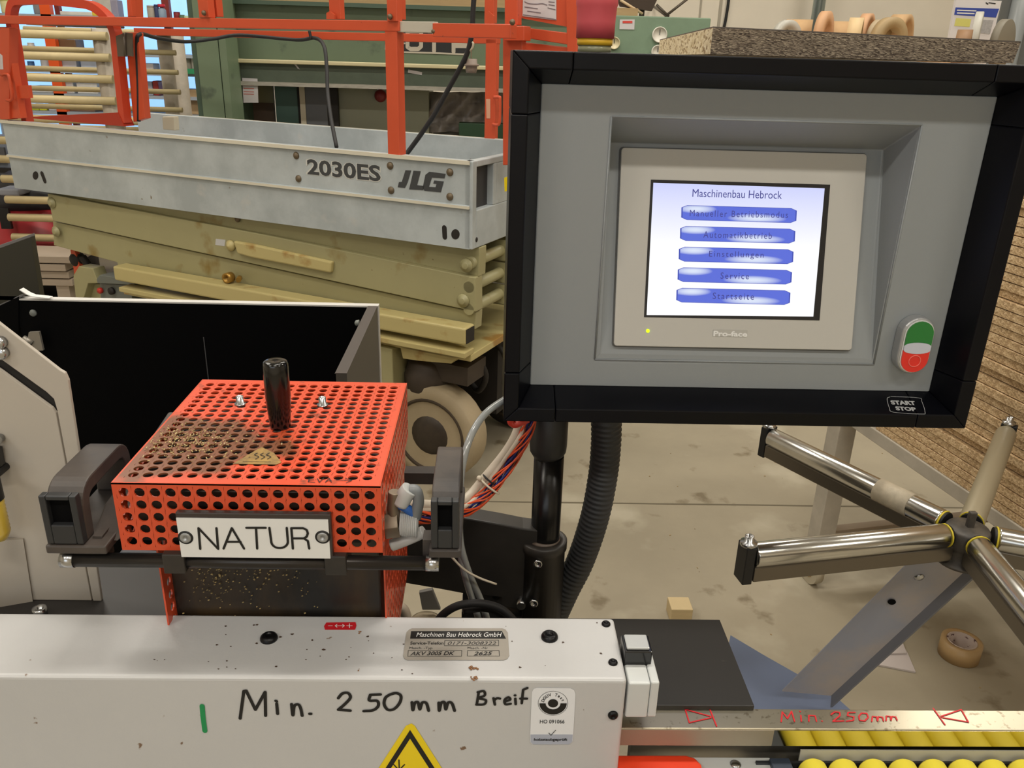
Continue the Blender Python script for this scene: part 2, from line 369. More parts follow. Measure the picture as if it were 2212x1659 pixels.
# debris crumbs stuck on hood
mb=MB(); rnd=random.Random(3)
for x,y,r in ((1022,1447,.003),(1028,1446,.0022),(1026,1470,.0022),(1020,1476,.0018),(775,1367,.0016),(773,1448,.0013)):
    p=top(x,min(y,1466)); 
    for k in range(4): mb.sphere(p+V((rnd.uniform(-r,r),rnd.uniform(-r,r),r*.25)),r*rnd.uniform(.3,.6),5,.6)
mb.build('glue_crumbs',mat('amber_glue_crumb',(132,92,58),.5),hood,kind='stuff')

mb=MB(); rnd=random.Random(21)
for k in range(46):
    x,y=rnd.uniform(330,1300),rnd.uniform(1345,1466); c=top(x,y,.0003); r=rnd.choice((.0004,.0006,.0008,.0013)); a=rnd.uniform(0,PI)
    mb.prism([c+V((math.cos(t+a)*r*rnd.uniform(.6,1.5),math.sin(t+a)*r*rnd.uniform(.4,1),0)) for t in [PI*2*j/6 for j in range(6)]],(0,0,.0002))
mb.build('dirt_specks',mat('dark_brown_dirt',(74,56,44),.7),hood,kind='stuff')
# switch box on the hood end
sb=thing('switch_box','light grey switch box with a square push button on the hood end','switch box',(.16,.6,.9))
pB=PY(.556); x0=HX+.002; zt=at(1400,1386,Y=.612).z
a=pB(1338,1452); b=pB(1430,1452); zb=pB(1400,1555).z; x1=b.x
MB().box(x0,x1-.0078,0.558,.611,zb,zt).build('housing',M_plastic,sb,bevel=.002,seg=3)
MB().box(x1-.0075,x1,.5585,.611,zb+.0005,zt+.0005).build('lid',M_plastic,sb,bevel=.0015,seg=2)
MB().lathe(((x0+.012),.59,zb-.006),(0,0,1),[(.010,0),(.012,.004),(.012,.008)],18).build('gland',M_plastic,sb)
pT=PZ(zt+.014); q=[pT(x,y) for x,y in ((1338,1371),(1401,1371),(1408,1407),(1353,1408))]
xa,xb=(q[0].x+q[3].x)/2,(q[1].x+q[2].x)/2; ya,yb=q[3].y,q[0].y
MB().box(xa,xb,ya,yb,zt-.002,zt+.014).build('button_collar',M_blackgloss,sb,bevel=.001)
MB().box(xa+.0022,xb-.0022,ya+.0022,yb-.0022,zt+.014,zt+.0165).build('push_button',mat('translucent_grey_button',(176,178,178),.25,coat=.3),sb,bevel=.001,label='square pale grey push button')

# black support plate behind
pp=thing('support_plate','flat black steel plate beside the hood end above the blue foot','plate',(.2,.65,.9))
zp=.945; q=[at(1555,1338,Z=zp),at(1630,1525,Z=zp)]
mb=MB(); mb.prism([(-.05,q[1].y,zp),(q[1].x,q[1].y,zp),(q[0].x,q[0].y,zp),(-.05,q[0].y,zp)],(0,0,-.008)); mb.build('plate_sheet',mat('scuffed_black_plate',(34,32,30),.5,spots=[((90,84,78),30,.7,.1)]),pp,bevel=.0008)
MB().box(-.04,.12,q[1].y+.02,q[0].y-.02,.6,zp-.008).build('bracket',M_black,pp)

# machine base (hidden under hood)
mbase=thing('machine_base','dark steel machine base under the pale grey hood','machine base',(-.4,.75,0))
MB().box(-1.0,.14,.57,.93,.0,.6).build('cabinet',M_black,mbase,bevel=.003)
MB().box(-1.0,.10,.58,.632,.6,.8).build('column',M_black,mbase)
zt_=.985; a=at(60,1333,Z=zt_)
MB().box(-1.0,at(370,1320,Z=zt_).x,.645,.75,.955,zt_).build('table_plate',mat('dark_table_plate',(44,41,40),.45,spots=[((170,165,160),90,.74,.02)]),mbase,bevel=.001)
MB().box(-1.0,-.3,.65,.72,.6,.955).build('table_web',M_black,mbase)
m=MB(); c=at(88,1330,Z=zt_); c.y=max(c.y,.66); m.lathe(c,(0,0,1),[(.0065,0),(.0065,.009),(.0035,.009),(.003,.006),(0,.006)],16); m.build('socket_screw',M_zinc,mbase)

# ================================================================ GLUE POT UNIT
gx0,gx1=at(237,1045,Z=1.17).x,at(822,1050,Z=1.17).x
gy0,gy1=.5965,.8235; gz1=1.17; gz0=1.1065
gu=thing('glue_pot_unit','orange perforated glue pot cover with black grip and NATUR plate','glue pot',(-.19,.7,.98))
def perf(mb,o,ex,ey,w,h,nx,ny,mx,my,r,th,nrm,sides=12,skip=None):
    """sheet with a grid of real round holes; o corner, ex/ey unit axes, nrm outward unit normal"""
    o,ex,ey,nrm=V(o),V(ex),V(ey),V(nrm)
    cx_=(w-2*mx)/nx; cy_=(h-2*my)/ny
    def P(a,b,d=0): return o+ex*a+ey*b-nrm*d
    ang=[2*PI*(i+.5)/sides for i in range(sides)]
    for i in range(nx):
        for j in range(ny):
            c=(mx+cx_*(i+.5),my+cy_*(j+.5))
            if skip and skip(i,j):
                mb.add([P(c[0]+sx*cx_/2,c[1]+sy*cy_/2,d) for d in (0,th) for sx,sy in ((-1,-1),(1,-1),(1,1),(-1,1))],[(0,1,2,3),(7,6,5,4)]); continue
            circ=[(c[0]+r*math.cos(t),c[1]+r*math.sin(t)) for t in ang]
            sq=[]
            for t in ang:
                k=1/max(abs(math.cos(t))/(cx_/2),abs(math.sin(t))/(cy_/2)); sq.append((c[0]+k*math.cos(t),c[1]+k*math.sin(t)))
            n=sides; vs=[P(*q) for q in circ]+[P(*q) for q in sq]+[P(*q,th) for q in circ]+[P(*q,th) for q in sq]
            fs=[]
            for k in range(n):
                l=(k+1)%n; fs+=[(k,l,n+l,n+k),(2*n+l,2*n+k,3*n+k,3*n+l),(l,k,2*n+k,2*n+l)]
            # square corners
            cs=[(c[0]+sx*cx_/2,c[1]+sy*cy_/2) for sx,sy in ((1,1),(-1,1),(-1,-1),(1,-1))]
            for q,ca in zip(cs,(45,135,225,315)):
                k=[kk for kk in range(n) if math.degrees(ang[kk])%360<=ca<math.degrees(ang[(kk+1)%n])%360 or (kk==n-1 and ca>math.degrees(ang[kk]))]
                k=k[0] if k else 0; l=(k+1)%n; b=len(vs); vs+=[P(*q),P(*q,th)]; fs+=[(n+k,n+l,b),(3*n+l,3*n+k,b+1)]
            mb.add(vs,fs)
    for a0,a1,b0,b1 in ((0,w,0,my),(0,w,h-my,h),(0,mx,my,h-my),(w-mx,w,my,h-my)):
        if a1-a0>1e-5 and b1-b0>1e-5: mb.obox(P(a0,b0),ex*(a1-a0),ey*(b1-b0),-nrm*th)
    return mb
gw=gx1-gx0; gd=gy1-gy0; hr=.0045
tp=PZ(gz1)
a=tp(293,1027); b=tp(785,1029); c=tp(2020/3.2529+220,180/3.2529+780)
mx=.010
mb=MB(); perf(mb,(gx0,gy0,gz1),(1,0,0),(0,1,0),gw,gd,17,19,.0065,.0085,.0042,.0015,(0,0,1)); mb.build('lid_sheet',M_lid,gu,smooth=False)
mb=MB(); perf(mb,(gx0,gy0,gz0),(1,0,0),(0,0,1),gw,gz1-gz0,17,5,.0030,.0030,.0043,.0015,(0,-1,0)); mb.build('front_sheet',M_cover,gu,smooth=False)
mb=MB(); perf(mb,(gx1,gy0+.0015,gz0),(0,1,0),(0,0,1),gd-.0015,gz1-gz0,18,5,.003,.003,.0043,.0015,(1,0,0)); mb.build('side_sheet',M_cover,gu,smooth=False)
mb=MB(); perf(mb,(gx0,gy0+.0015,gz0),(0,1,0),(0,0,1),gd-.0015,gz1-gz0,18,5,.003,.003,.0043,.0015,(-1,0,0)); mb.build('side_sheet',M_cover,gu,smooth=False)
MB().box(gx0+.0015,gx1-.0015,gy1-.0015,gy1,gz0,gz1-.0015).build('rear_sheet',M_cover,gu)
MB().box(gx0+.008,gx1-.012,gy0+.012,gy1-.01,gz0+.002,gz1-.014).build('glue_tank',mat('glue_caked_tank',(50,38,28),.55,col2=(24,20,17),nscale=40),gu)
# dark tank body under the cover
bx0,bx1=at(360,1250,Y=.642).x,at(822,1250,Y=.642).x
MB().box(bx0,bx1,.642,.80,.93,gz0+.004).build('tank_body',mat('glue_streaked_body',(24,22,20),.4,col2=(58,44,26),nscale=22,stretch=(1,1,.25)),gu,bevel=.002)
for sx,xx in ((-1,at(350,1250,Y=.625).x),(1,at(836,1250,Y=.645).x)):
    mb=MB(); perf(mb,(xx,.622 if sx<0 else .635,.93),(0,1,0),(0,0,1),.19,.17,14,12,.006,.004,.0043,.0015,(sx,0,0)); mb.build('side_guard',M_cover,gu,smooth=False)
# grip
gb=tp(606,922); ztop=at(600,779,Y=gb.y).z
h=ztop-gz1; r1=(at(634,860,Y=gb.y)-at(577,860,Y=gb.y)).length/2*.96
m=MB(); m.lathe(gb,(0,0,1),[(r1*.80,.0),(r1*.82,.002),(r1*.84,h*.10),(r1*.93,h*.28),(r1,h*.5),(r1*.99,h*.8),(r1*.97,h*.95),(r1*.9,h*.985),(r1*.75,h),(r1*.3,h*.995),(0,h*.985)],32); m.build('grip',M_blackgloss,gu,label='glossy black upright grip')
for x,y in ((519,874),(697,876)):
    m=MB(); c=tp(x,y); m.lathe(c,(0,0,1),[(.0055,0),(.0055,.0015),(.0036,.0015),(.0036,.009),(.002,.0095),(.0015,.007),(0,.007)],14); m.build('bolt',M_zinc,gu)
# little warning triangle
s=decal(tp,[(503,1003),(565,967),(592,980),(608,1000),(597,1005)]).build('warning_sticker',mat('faded_yellow_sticker',(168,134,72),.6,col2=(120,98,64),nscale=90),gu,label='dirty faded triangular hot surface sticker')
mb=MB()
for dx in (0,13,26): strokes(mb,tp,[crv([(556+dx,981),(550+dx,985),(559+dx,989),(552+dx,994)])],2,.0012)
strokes(mb,tp,[[(525,999),(585,1000)]],1.2,.0012); mb.build('black_print',M_print,s)
mb=MB(); strokes(mb,tp,[[(678,1034),(668,1036),(666,1042),(680,1043)],[(667,1039),(678,1038)],[(686,1035),(690,1043),(699,1034)],[(703,1043),(711,1034),(716,1043)],[(705,1040),(716,1039)],],2.0); mb.build('pen_lettering',M_ink,gu,label='faint handwritten EVA')
mb=MB(); strokes(mb,tp,[[(727,1038),(757,1039)],[(746,1034),(760,1039),(748,1044)]],2.0); mb.build('pen_arrow',M_ink,gu,label='small handwritten arrow')
# NATUR plate
ny=gy0-.006; npl=PY(ny)
q=[npl(381,1109),npl(716,1109),npl(716,1200),npl(387,1204)]
nx0,nx1=npl(384,1150).x,npl(716,1150).x; nz1=npl(550,1110).z; nz0=npl(550,1204).z
MB().box(nx0,nx1,ny,gy0-.0005,nz0,nz1).build('sign_backing',mat('dark_engraving_laminate',(58,50,47),.4),gu,bevel=.0006)
zz=npl(550,1120).z
sg=MB().box(nx0+.0006,nx1-.002,ny-.0009,ny,nz0+.0002,zz).build('name_sign',M_white,gu,label='white engraved plate reading NATUR')
nf=PY(ny-.0009)
def cp(pts): return [(220+x/3.2529,780+y/3.2529) for x,y in pts]
mb=MB()
L=[[(692,1318),(680,1172),(818,1318),(806,1172)],[(856,1316),(914,1172),(1000,1316)],[(880,1268),(975,1268)],[(1016,1170),(1152,1170)],[(1084,1172),(1092,1316)],
 [(1178,1170),(1192,1275)]+[(1250+58*math.cos(t),1268+44*math.sin(t)) for t in [PI*(.96-.96*i/12) for i in range(13)]]+[(1300,1170)],
 [(1343,1316),(1332,1172),(1415,1172),(1440,1185),(1448,1208),(1440,1232),(1420,1244),(1342,1244)],[(1420,1244),(1448,1262),(1458,1316)]]
strokes(mb,nf,[cp(l) for l in L],5.2,.0004); mb.build('lettering',M_print,sg)
for x,y in ((401,1161),(697,1160)):
    c=nf(x,y); r=.0046
    MB().lathe(c,(0,-1,0),[(r*1.35,0),(r*1.35,.0003),(r*.9,.0004)],24).build('screw_seat',M_print,sg)
    s=MB().lathe(c,(0,-1,0),[(r,0),(r,.0009),(r*.92,.0013),(r*.35,.0013),(r*.35,.0006),(0,.0006)],24).build('screw',mat('dull_zinc',(170,172,174),.45,metal=.8),sg)
    m=MB(); m.lathe(c,(0,-1,0),[(r*1.3,0.0),(r*1.3,.0004),(r*1.02,.00045)],20); 
# cross rod
ry=.598; p=PY(ry); z=p(300,1210).z; xa,xb=p(163,1210).x,p(920,1210).x; rr=.0062
m=MB(); m.cyl((xa,ry,z),(xb,ry,z),rr,16); m.build('cross_rod',mat('dark_steel_rod',(58,55,53),.3,metal=.7),gu)
for a_,b_ in ((xa-.011,xa),(xb,xb+.011)): m=MB(); m.cyl((a_,ry,z),(b_,ry,z),.0068,18); m.build('end_cap',M_zinc,gu)
for x,y in ((383,1212),(728,1212)):
    c=p(x,y); MB().box(c.x-.009,c.x+.009,ry-.008,ry+.02,z-.008,z+.011).build('rod_clamp',M_dirtyblack,gu,bevel=.001)
# carry handles
M_handle=mat('worn_dark_handle',(52,48,47),.5,col2=(78,70,64),nscale=9)
def handle(xl,xr,yf,yb,zb,zt,side):
    h=thing  # (parts of the glue pot unit)
    wx=xr-xl; xc=(xl+xr)/2; t=.013
    path=fillet([(xc,yf+t/2,zb),(xc,yf+t/2+.002,zt-t/2),(xc,yb-t/2,zt-t/2),(xc,yb-t/2,zb)],.017,7)
    # front foot is an open box, so the bar starts above it
    m=MB(); m.sweep(path,(wx,0,0),t)
    hh=m.build('carry_handle',M_handle,gu,bevel=.0015,label=None)
    # hollow socket on the front foot
    f=.0035; y0=yf-.007
    zs,ze=zb+.001,zt-.004
    mm=MB(); mm.box(xl,xl+f*1.6,y0,yf+.001,zs,ze); mm.box(xr-f*1.6,xr,y0,yf+.001,zs,ze); mm.box(xl+f*1.6,xr-f*1.6,y0,yf+.001,zs,zs+.018); mm.box(xl+f*1.6,xr-f*1.6,y0,yf+.001,ze-.004,ze)
    mm.build('handle_socket',mat('charcoal_handle_foot',(42,43,45),.45),hh,bevel=.001)
    MB().box(xl+.004,xr-.004,yf-.0015,yf+.0008,zs+.014,ze-.002).build('socket_recess',mat('recess_black',(6,6,7),.85,spec=.1),hh)
    # base flange and arm
    MB().box(xl-.002,xr+(.018 if side<0 else .002),yf-.008,yb,zb-.008,zb).build('handle_base',M_handle,gu,bevel=.0015)
    return hh
zb=at(150,1168,Y=.60).z; zt=at(150,1054,Y=.60).z
xl,xr=at(102,1150,Y=.596).x,at(181,1150,Y=.596).x
yb=at(262,942,Z=zt).y
handle(xl,xr,.60,yb,zb,zt,-1)
m=MB(); m.prism([(xr-.002,.606,zb-.004),(xr-.002,.80,zb-.004),(xr-.002,.80,zt-.02),(xr-.002,.70,zt-.032),(xr-.002,.64,zb+.012)],(gx0-xr-.004,0,0)); m.build('handle_web',M_handle,gu,bevel=.002)
xl2,xr2=at(932,1120,Y=.60).x,at(992,1120,Y=.60).x
yb2=at(965,948,Z=zt).y
handle(xl2,xr2,.60,yb2,zb,zt,1)
for xx in (xl2-.004,xr+.006): MB().box(xx-.004,xx+.004,.604,.62,z-.006,zb+.002).build('rod_lug',M_handle,gu)
# link from right handle to body
MB().box(gx1+.006,xl2+.002,.72,.735,zb-.008,zb+.004).build('rear_link',M_dirtyblack,gu)
# glue crumbs on the lid
mb=MB(); rnd=random.Random(5)
for k in range(620):
    u=rnd.gauss(0,1); v=rnd.gauss(0,1)
    x=STC.x+u*.030-v*.004; y=STC.y+.012+v*.018
    if not (gx0+.004<x<gx1-.01 and gy0+.004<y<gy1-.01): continue
    s=rnd.uniform(.0007,.0022); a=rnd.uniform(0,PI); e=V((math.cos(a),math.sin(a),rnd.uniform(-.5,.5)))*s; f=V((-math.sin(a),math.cos(a),rnd.uniform(-.4,.4)))*s*.4
    z0=gz1+rnd.uniform(.0003,.0015); mb.obox((x,y,z0),e,f,(0,0,s*.25))
mb.build('glue_crumbs',mat('golden_glue_chips',(196,172,116),.35,n=.4,nscale=300),gu,kind='stuff')
mb=MB()
for k in range(420):
    x=rnd.choice((rnd.gauss(bx0+.045,.012),rnd.gauss(bx0+.085,.018),rnd.uniform(bx0+.01,bx1-.05))); y=rnd.uniform(.618,.641); z0=rnd.gauss(1.07,.026)
    if z0>gz0-.002 or z0<.99: continue
    s=rnd.uniform(.0005,.0016); mb.obox((x,.6405,z0),(s,0,s*.4),(0,-.0008,0),(-s*.2,0,s*.6))
mb.build('glue_crumbs',MATS['golden_glue_chips'],gu,kind='stuff')
# cable gland and connectors right of the cover
M_gland=mat('pale_grey_gland',(186,188,186),.4)
pc=PY(.625)
c0=pc(842,1130); c1=pc(864,1130); c2=pc(903,1134)
m=MB(); m.cyl(c1,c2,.0095,18)
for i in range(9): c=c1+(c2-c1)*((i+.8)/9.5); m.cyl(c-V((.0008,0,0)),c+V((.0008,0,0)),.0112,18)
m.build('cable_gland',M_gland,gu)
m=MB(); m.cyl(c0-V((.004,0,.002)),c1,.0125,6); m.tube(smoothpath([pc(855,1125),pc(850,1100),pc(852,1062)]),.0055,12); m.build('pipe_elbow',mat('tarnished_brass',(128,116,100),.45,metal=.6),gu,bevel=.0005)
m=MB(); m.tube(smoothpath([pc(864,1088),pc(876,1068),pc(886,1056)]),.0075,14); m.build('push_fitting',M_gland,gu)
m=MB(); m.tube(smoothpath([pc(884,1058),pc(898,1060),pc(904,1080),pc(900,1105),pc(898,1118)]),.0050,12); m.build('grey_hose',mat('grey_air_hose',(120,124,126),.4),gu)
m=MB(); m.tube(smoothpath([pc(848,1082),pc(868,1092),pc(888,1105),pc(900,1122)]),.0042,12);  m.build('blue_hose',mat('blue_air_hose',(38,92,170),.4),gu,label='short blue air hose')
m=MB(); m.tube(smoothpath([pc(846,1178),pc(872,1168),pc(896,1158),pc(916,1148)]),.0055,12); m.build('silicone_sleeve',mat('translucent_white_hose',(188,186,182),.35),gu)
# left machine cover
lc=thing('side_cover','pale grey machine side cover with chamfered corner and black gap','machine cover',(-.45,.69,.985))
ly=.69; pl=PY(ly)
out=[(-260,488),(0,700),(128,799),(140,806),(147,822),(222,1310),(-260,1310)]
inn=[(-260,580),(-30,754),(0,775),(100,847),(116,862),(123,886),(203,1310),(-260,1310)]
inner=[(-260,630),(0,800),(112,882),(120,893),(200,1310),(-260,1310)]
# outer frame strip
o3=[pl(x,y) for x,y in out]; zb_=.985
def setz(P): 
    if P.z<zb_+.004: P=V((P.x,P.y,zb_))
    return P
o3=[setz(P) for P in o3]; i3=[setz(pl(x,y)) for x,y in inn]; n3=[setz(pl(x,y)) for x,y in inner]
m=MB(); m.prism(o3[:6]+list(reversed(i3[:7])),(0,.004,0)); m.build('frame_panel',mat('warm_grey_panel',(184,176,164),.5,n=.03,nscale=3),lc,bevel=.0008)
m=MB(); m.prism([p+V((0,.0005,0)) for p in n3],(0,.004,0)); m.build('door_panel',MATS['warm_grey_panel'],lc,bevel=.0008)
m=MB(); m.prism([p+V((0,.0052,0)) for p in i3],(0,.004,0)); m.build('gap_shadow_sheet',mat('gap_shadow_black',(26,24,22),.7),lc)  # dark sheet behind the door gap, standing in for its shadow
for x,y in ((4,738),(8,760)): m=MB(); m.lathe(pl(x,y),(0,-1,0),[(.0055,0),(.0055,.006),(.004,.0075),(0,.0075)],14); m.build('dome_nut',M_zinc,lc)
m=MB(); m.lathe(pl(2,945),(0,-1,0),[(.004,0),(.0045,.012),(.003,.014),(0,.014)],12); m.build('pin',M_zinc,lc)
m=MB(); m.prism([pl(x,y,.002) for x,y in ((-40,955),(8,962),(15,1005),(2,1018),(-40,1020))],(0,-.008,0)); m.build('latch',M_blackgloss,lc)
m=MB(); m.prism([V((-.62,.60,.985)),V((-.395-.03,.685,.985)),V((-.395-.03,.685,1.12)),V((-.62,.60,1.22))],(.0,.003,0))
# angled front gusset plate
g0=at(62,1310,Z=.985); g1=at(50,1165,Y=.6885)
m=MB(); m.prism([V((g0.x,.6885,.985)),V((g1.x,.6885,g1.z)),V((g1.x-.25,.60,g1.z+.03)),V((g0.x-.25,.60,.985))],(-.002,.0035,0)); m.build('gusset_panel',MATS['warm_grey_panel'],lc)
fb=thing('filter_bowl','amber ribbed filter bowl at the left edge of the picture','filter bowl',tuple(at(-6,1125,Y=.66)))
c=at(-8,1125,Y=.66); m=MB()
m.lathe(c+V((0,0,-.020)),(0,0,1),[(0,0),(.006,.001),(.0088,.006)]+[(.0095+.0004*(i%2),.008+.002*i) for i in range(16)]+[(.0095,.042)],20); m.build('bowl',mat('amber_plastic',(206,176,70),.25,coat=.4),fb)
m=MB(); m.cyl(c+V((0,0,.022)),c+V((0,0,.05)),.0105,18); m.cyl(c+V((0,0,.04)),c+V((0,.03,.04)),.004,10); m.build('head',M_black,fb)
# ================================================================ CONTROL PANEL
M_frame=mat('navy_black_frame',(7,8,14),.36,spec=.2)
M_face=mat('grey_enamel_face',(140,145,148),.42,bump=.03,bscale=400)
M_bezel=mat('pale_bezel_plastic',(186,184,178),.4)
px0,pz0,PW,PH,PYp=.0492,1.1521,.46,.3212,.8688
cp_=thing('control_panel','black framed grey machine control panel with a lit touch screen','control panel',(px0+.036,.95,1.05))
prof=[(0,0),(.014,.035),(.030,.035),(.030,-.075),(0,-.075)]
def edge(side,t0,t1,mit0,mit1):
    """frame bar along one side of the plate; t runs from the side's first corner"""
    L=PW if side in 'tb' else PH
    def P(t,u,w_):
        if side=='t': return V((px0+t,PYp-w_,pz0+PH+u))
        if side=='b': return V((px0+t,PYp-w_,pz0-u))
        if side=='l': return V((px0-u,PYp-w_,pz0+t))
        return V((px0+PW+u,PYp-w_,pz0+t))
    m=MB(); n=len(prof)
    vs=[P((-u if mit0 else t0),u,w_) for u,w_ in prof]+[P((L+u if mit1 else t1),u,w_) for u,w_ in prof]
    m.add(vs,[tuple(range(n)),tuple(range(2*n-1,n-1,-1))]+[(i,n+i,n+(i+1)%n,(i+1)%n) for i in range(n)]); return m
k=.027; gp=.0006
for s in 'tblr':
    L=PW if s in 'tb' else PH
    edge(s,k+gp,L-k-gp,False,False).build('frame_profile',M_frame,cp_,bevel=.0012)
for a,b,e1,e2 in (('t','l',(0,k,True,False),(PH-k,PH,False,True)),('t','r',(PW-k,PW,False,True),(PH-k,PH,False,True)),('b','l',(0,k,True,False),(0,k,True,False)),('b','r',(PW-k,PW,False,True),(0,k,True,False))):
    m=edge(a,*e1); m2=edge(b,*e2); m.add(m2.v,m2.f); m.build('frame_corner',M_frame,cp_,bevel=.0012)
# plate with its sunk screen well
ox0,ox1,oz0,oz1=px0+.0725,px0+.3875,pz0+.0335,pz0+.291
YB,YT=.872,.923
zB_,zT_=1.2017,1.4097
tl=V((0,YT-YB,zT_-zB_)).normalized(); tn=V((1,0,0)).cross(tl); TP=Pl((0,YB,zB_),tn)
fx=[TP(1326,308),TP(1910,322),TP(1868,782),TP(1292,768)]
fx0=(fx[0].x+fx[3].x)/2; fx1=(fx[1].x+fx[2].x)/2
def tpt(x,s,lift=0): return V((x,YB,zB_))+tl*s+TP.n*lift
sB=(fx[3]-tpt(0,0)).dot(tl); sT=(fx[0]-tpt(0,0)).dot(tl)
sB=max(sB,-.013)
O=[V((ox0,PYp,oz0)),V((ox1,PYp,oz0)),V((ox1,PYp,oz1)),V((ox0,PYp,oz1))]
I=[tpt(ox0+.003,sB+.002),tpt(fx1,sB+.002),tpt(fx1,sT),tpt(ox0+.006,sT)]
S=[V((px0,PYp,pz0)),V((px0+PW,PYp,pz0)),V((px0+PW,PYp,pz0+PH)),V((px0,PYp,pz0+PH))]
BK=[p+V((0,.07,0)) for p in S]
m=MB(); m.add(S+O+I+BK,[(i,(i+1)%4,4+(i+1)%4,4+i) for i in range(4)]+[(4+i,4+(i+1)%4,8+(i+1)%4,8+i) for i in range(4)]+[(8,9,10,11)]+[(i,12+i,12+(i+1)%4,(i+1)%4) for i in range(4)]+[(15,14,13,12)])
face=m.build('face_plate',M_face,cp_,bevel=.0022,seg=3)
# raised seam around the well
m=MB(); 
for i in range(4):
    a=O[i]+V((-.001 if i in(0,3) else .001,-.0003,-.001 if i<2 else .001)); j=(i+1)%4; b=O[j]+V((-.001 if j in(0,3) else .001,-.0003,-.001 if j<2 else .001)); m.cyl(a,b,.0011,6)
m.build('well_rim',M_face,cp_)
# terminal
bz=[TP(1342,321),TP(1870,333.6),TP(1833,758.7),TP(1323,743)]
bx0=(bz[0].x+bz[3].x)/2; bx1=(bz[1].x+bz[2].x)/2; s0=((bz[2]+bz[3])/2-tpt(0,0)).dot(tl); s1=((bz[0]+bz[1])/2-tpt(0,0)).dot(tl)
m=MB(); m.prism(rrect(tpt((bx0+bx1)/2,(s0+s1)/2,.0),(1,0,0),tl,bx1-bx0+.003,s1-s0+.003,.004),TP.n*.0012); m.build('terminal_gasket',mat('dark_grey_gasket',(88,88,86),.5),cp_)
m=MB(); m.prism(rrect(tpt((bx0+bx1)/2,(s0+s1)/2,.001),(1,0,0),tl,bx1-bx0,s1-s0,.0035),TP.n*.005); bez=m.build('terminal_bezel',M_bezel,cp_,bevel=.0008)
BP=Pl(tpt(0,0,.006),tn)
sc=[BP(1406,388),BP(1793,399),BP(1770,692),BP(1391,685)]
m=MB(); m.prism([p+BP.n*.0003 for p in sc],BP.n*.0002); m.build('screen_border',mat('black_screen_border',(24,24,28),.3),bez)
def lerp2(u,v,l=0): # u right, v up in the border rectangle
    return (sc[3]*(1-u)+sc[2]*u)*(1-v)+(sc[0]*(1-u)+sc[1]*u)*v+BP.n*l
ms=bpy.data.materials.new('lit_touch_screen'); ms.use_nodes=True; nt,b=nodes(ms)
b.inputs['Base Color'].default_value=(.02,.02,.03,1); b.inputs['Roughness'].default_value=.2
tc=nt.nodes.new('ShaderNodeTexCoord'); sp=nt.nodes.new('ShaderNodeSeparateXYZ'); nt.links.new(tc.outputs['Generated'],sp.inputs[0])
rp=nt.nodes.new('ShaderNodeValToRGB'); rp.color_ramp.elements[0].position=.55; rp.color_ramp.elements[0].color=(.97,.98,1,1); rp.color_ramp.elements[1].position=1; rp.color_ramp.elements[1].color=(.60,.64,.96,1)
nt.links.new(sp.outputs['Z'],rp.inputs[0]); nt.links.new(rp.outputs[0],b.inputs['Emission Color']); b.inputs['Emission Strength'].default_value=1.0
m=MB(); q=[lerp2(.014,.016,.0007),lerp2(.962,.028,.0007),lerp2(.970,.972,.0007),lerp2(.014,.978,.0007)]; m.prism(q,BP.n*.0001); scr=m.build('screen',ms,bez)
mbtn=bpy.data.materials.new('screen_button_blue'); mbtn.use_nodes=True; nt,b=nodes(mbtn)
b.inputs['Base Color'].default_value=(0,0,0,1); b.inputs['Roughness'].default_value=.2
tc=nt.nodes.new('ShaderNodeTexCoord'); sp=nt.nodes.new('ShaderNodeSeparateXYZ'); nt.links.new(tc.outputs['Generated'],sp.inputs[0])
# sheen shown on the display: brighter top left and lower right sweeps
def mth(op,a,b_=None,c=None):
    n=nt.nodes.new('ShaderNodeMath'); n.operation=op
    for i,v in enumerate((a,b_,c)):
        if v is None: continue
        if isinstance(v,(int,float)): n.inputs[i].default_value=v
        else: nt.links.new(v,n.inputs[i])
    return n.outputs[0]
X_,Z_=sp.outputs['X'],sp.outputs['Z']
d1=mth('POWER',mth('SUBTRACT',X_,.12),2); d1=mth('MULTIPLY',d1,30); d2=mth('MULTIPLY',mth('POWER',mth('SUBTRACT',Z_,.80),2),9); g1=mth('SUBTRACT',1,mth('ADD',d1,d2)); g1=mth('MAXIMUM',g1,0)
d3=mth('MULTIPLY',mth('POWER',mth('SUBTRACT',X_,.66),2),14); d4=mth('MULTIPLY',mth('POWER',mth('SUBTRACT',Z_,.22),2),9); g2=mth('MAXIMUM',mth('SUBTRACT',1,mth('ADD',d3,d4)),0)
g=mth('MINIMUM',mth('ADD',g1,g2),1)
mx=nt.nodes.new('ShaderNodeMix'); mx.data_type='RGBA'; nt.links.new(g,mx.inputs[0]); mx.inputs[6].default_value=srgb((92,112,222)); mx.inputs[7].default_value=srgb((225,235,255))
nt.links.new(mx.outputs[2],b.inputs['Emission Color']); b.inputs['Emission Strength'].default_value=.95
mtxt=bpy.data.materials.new('screen_text'); mtxt.use_nodes=True; b=nodes(mtxt)[1]; b.inputs['Base Color'].default_value=(0,0,0,1); b.inputs['Emission Color'].default_value=srgb((60,62,140)); b.inputs['Emission Strength'].default_value=1
mtx2=bpy.data.materials.new('screen_button_edge'); mtx2.use_nodes=True; b=nodes(mtx2)[1]; b.inputs['Base Color'].default_value=(0,0,0,1); b.inputs['Emission Color'].default_value=srgb((64,80,180)); b.inputs['Emission Strength'].default_value=1
m=MB(); lettering(m,'Maschinenbau Hebrock',BP,(1495,425.5),(1688,430),(1495,408.5),lift=.0011)
m.build('screen_title',mtxt,scr)
def s3(x,y): return (1300+x/3.6867,360+y/3.6867)
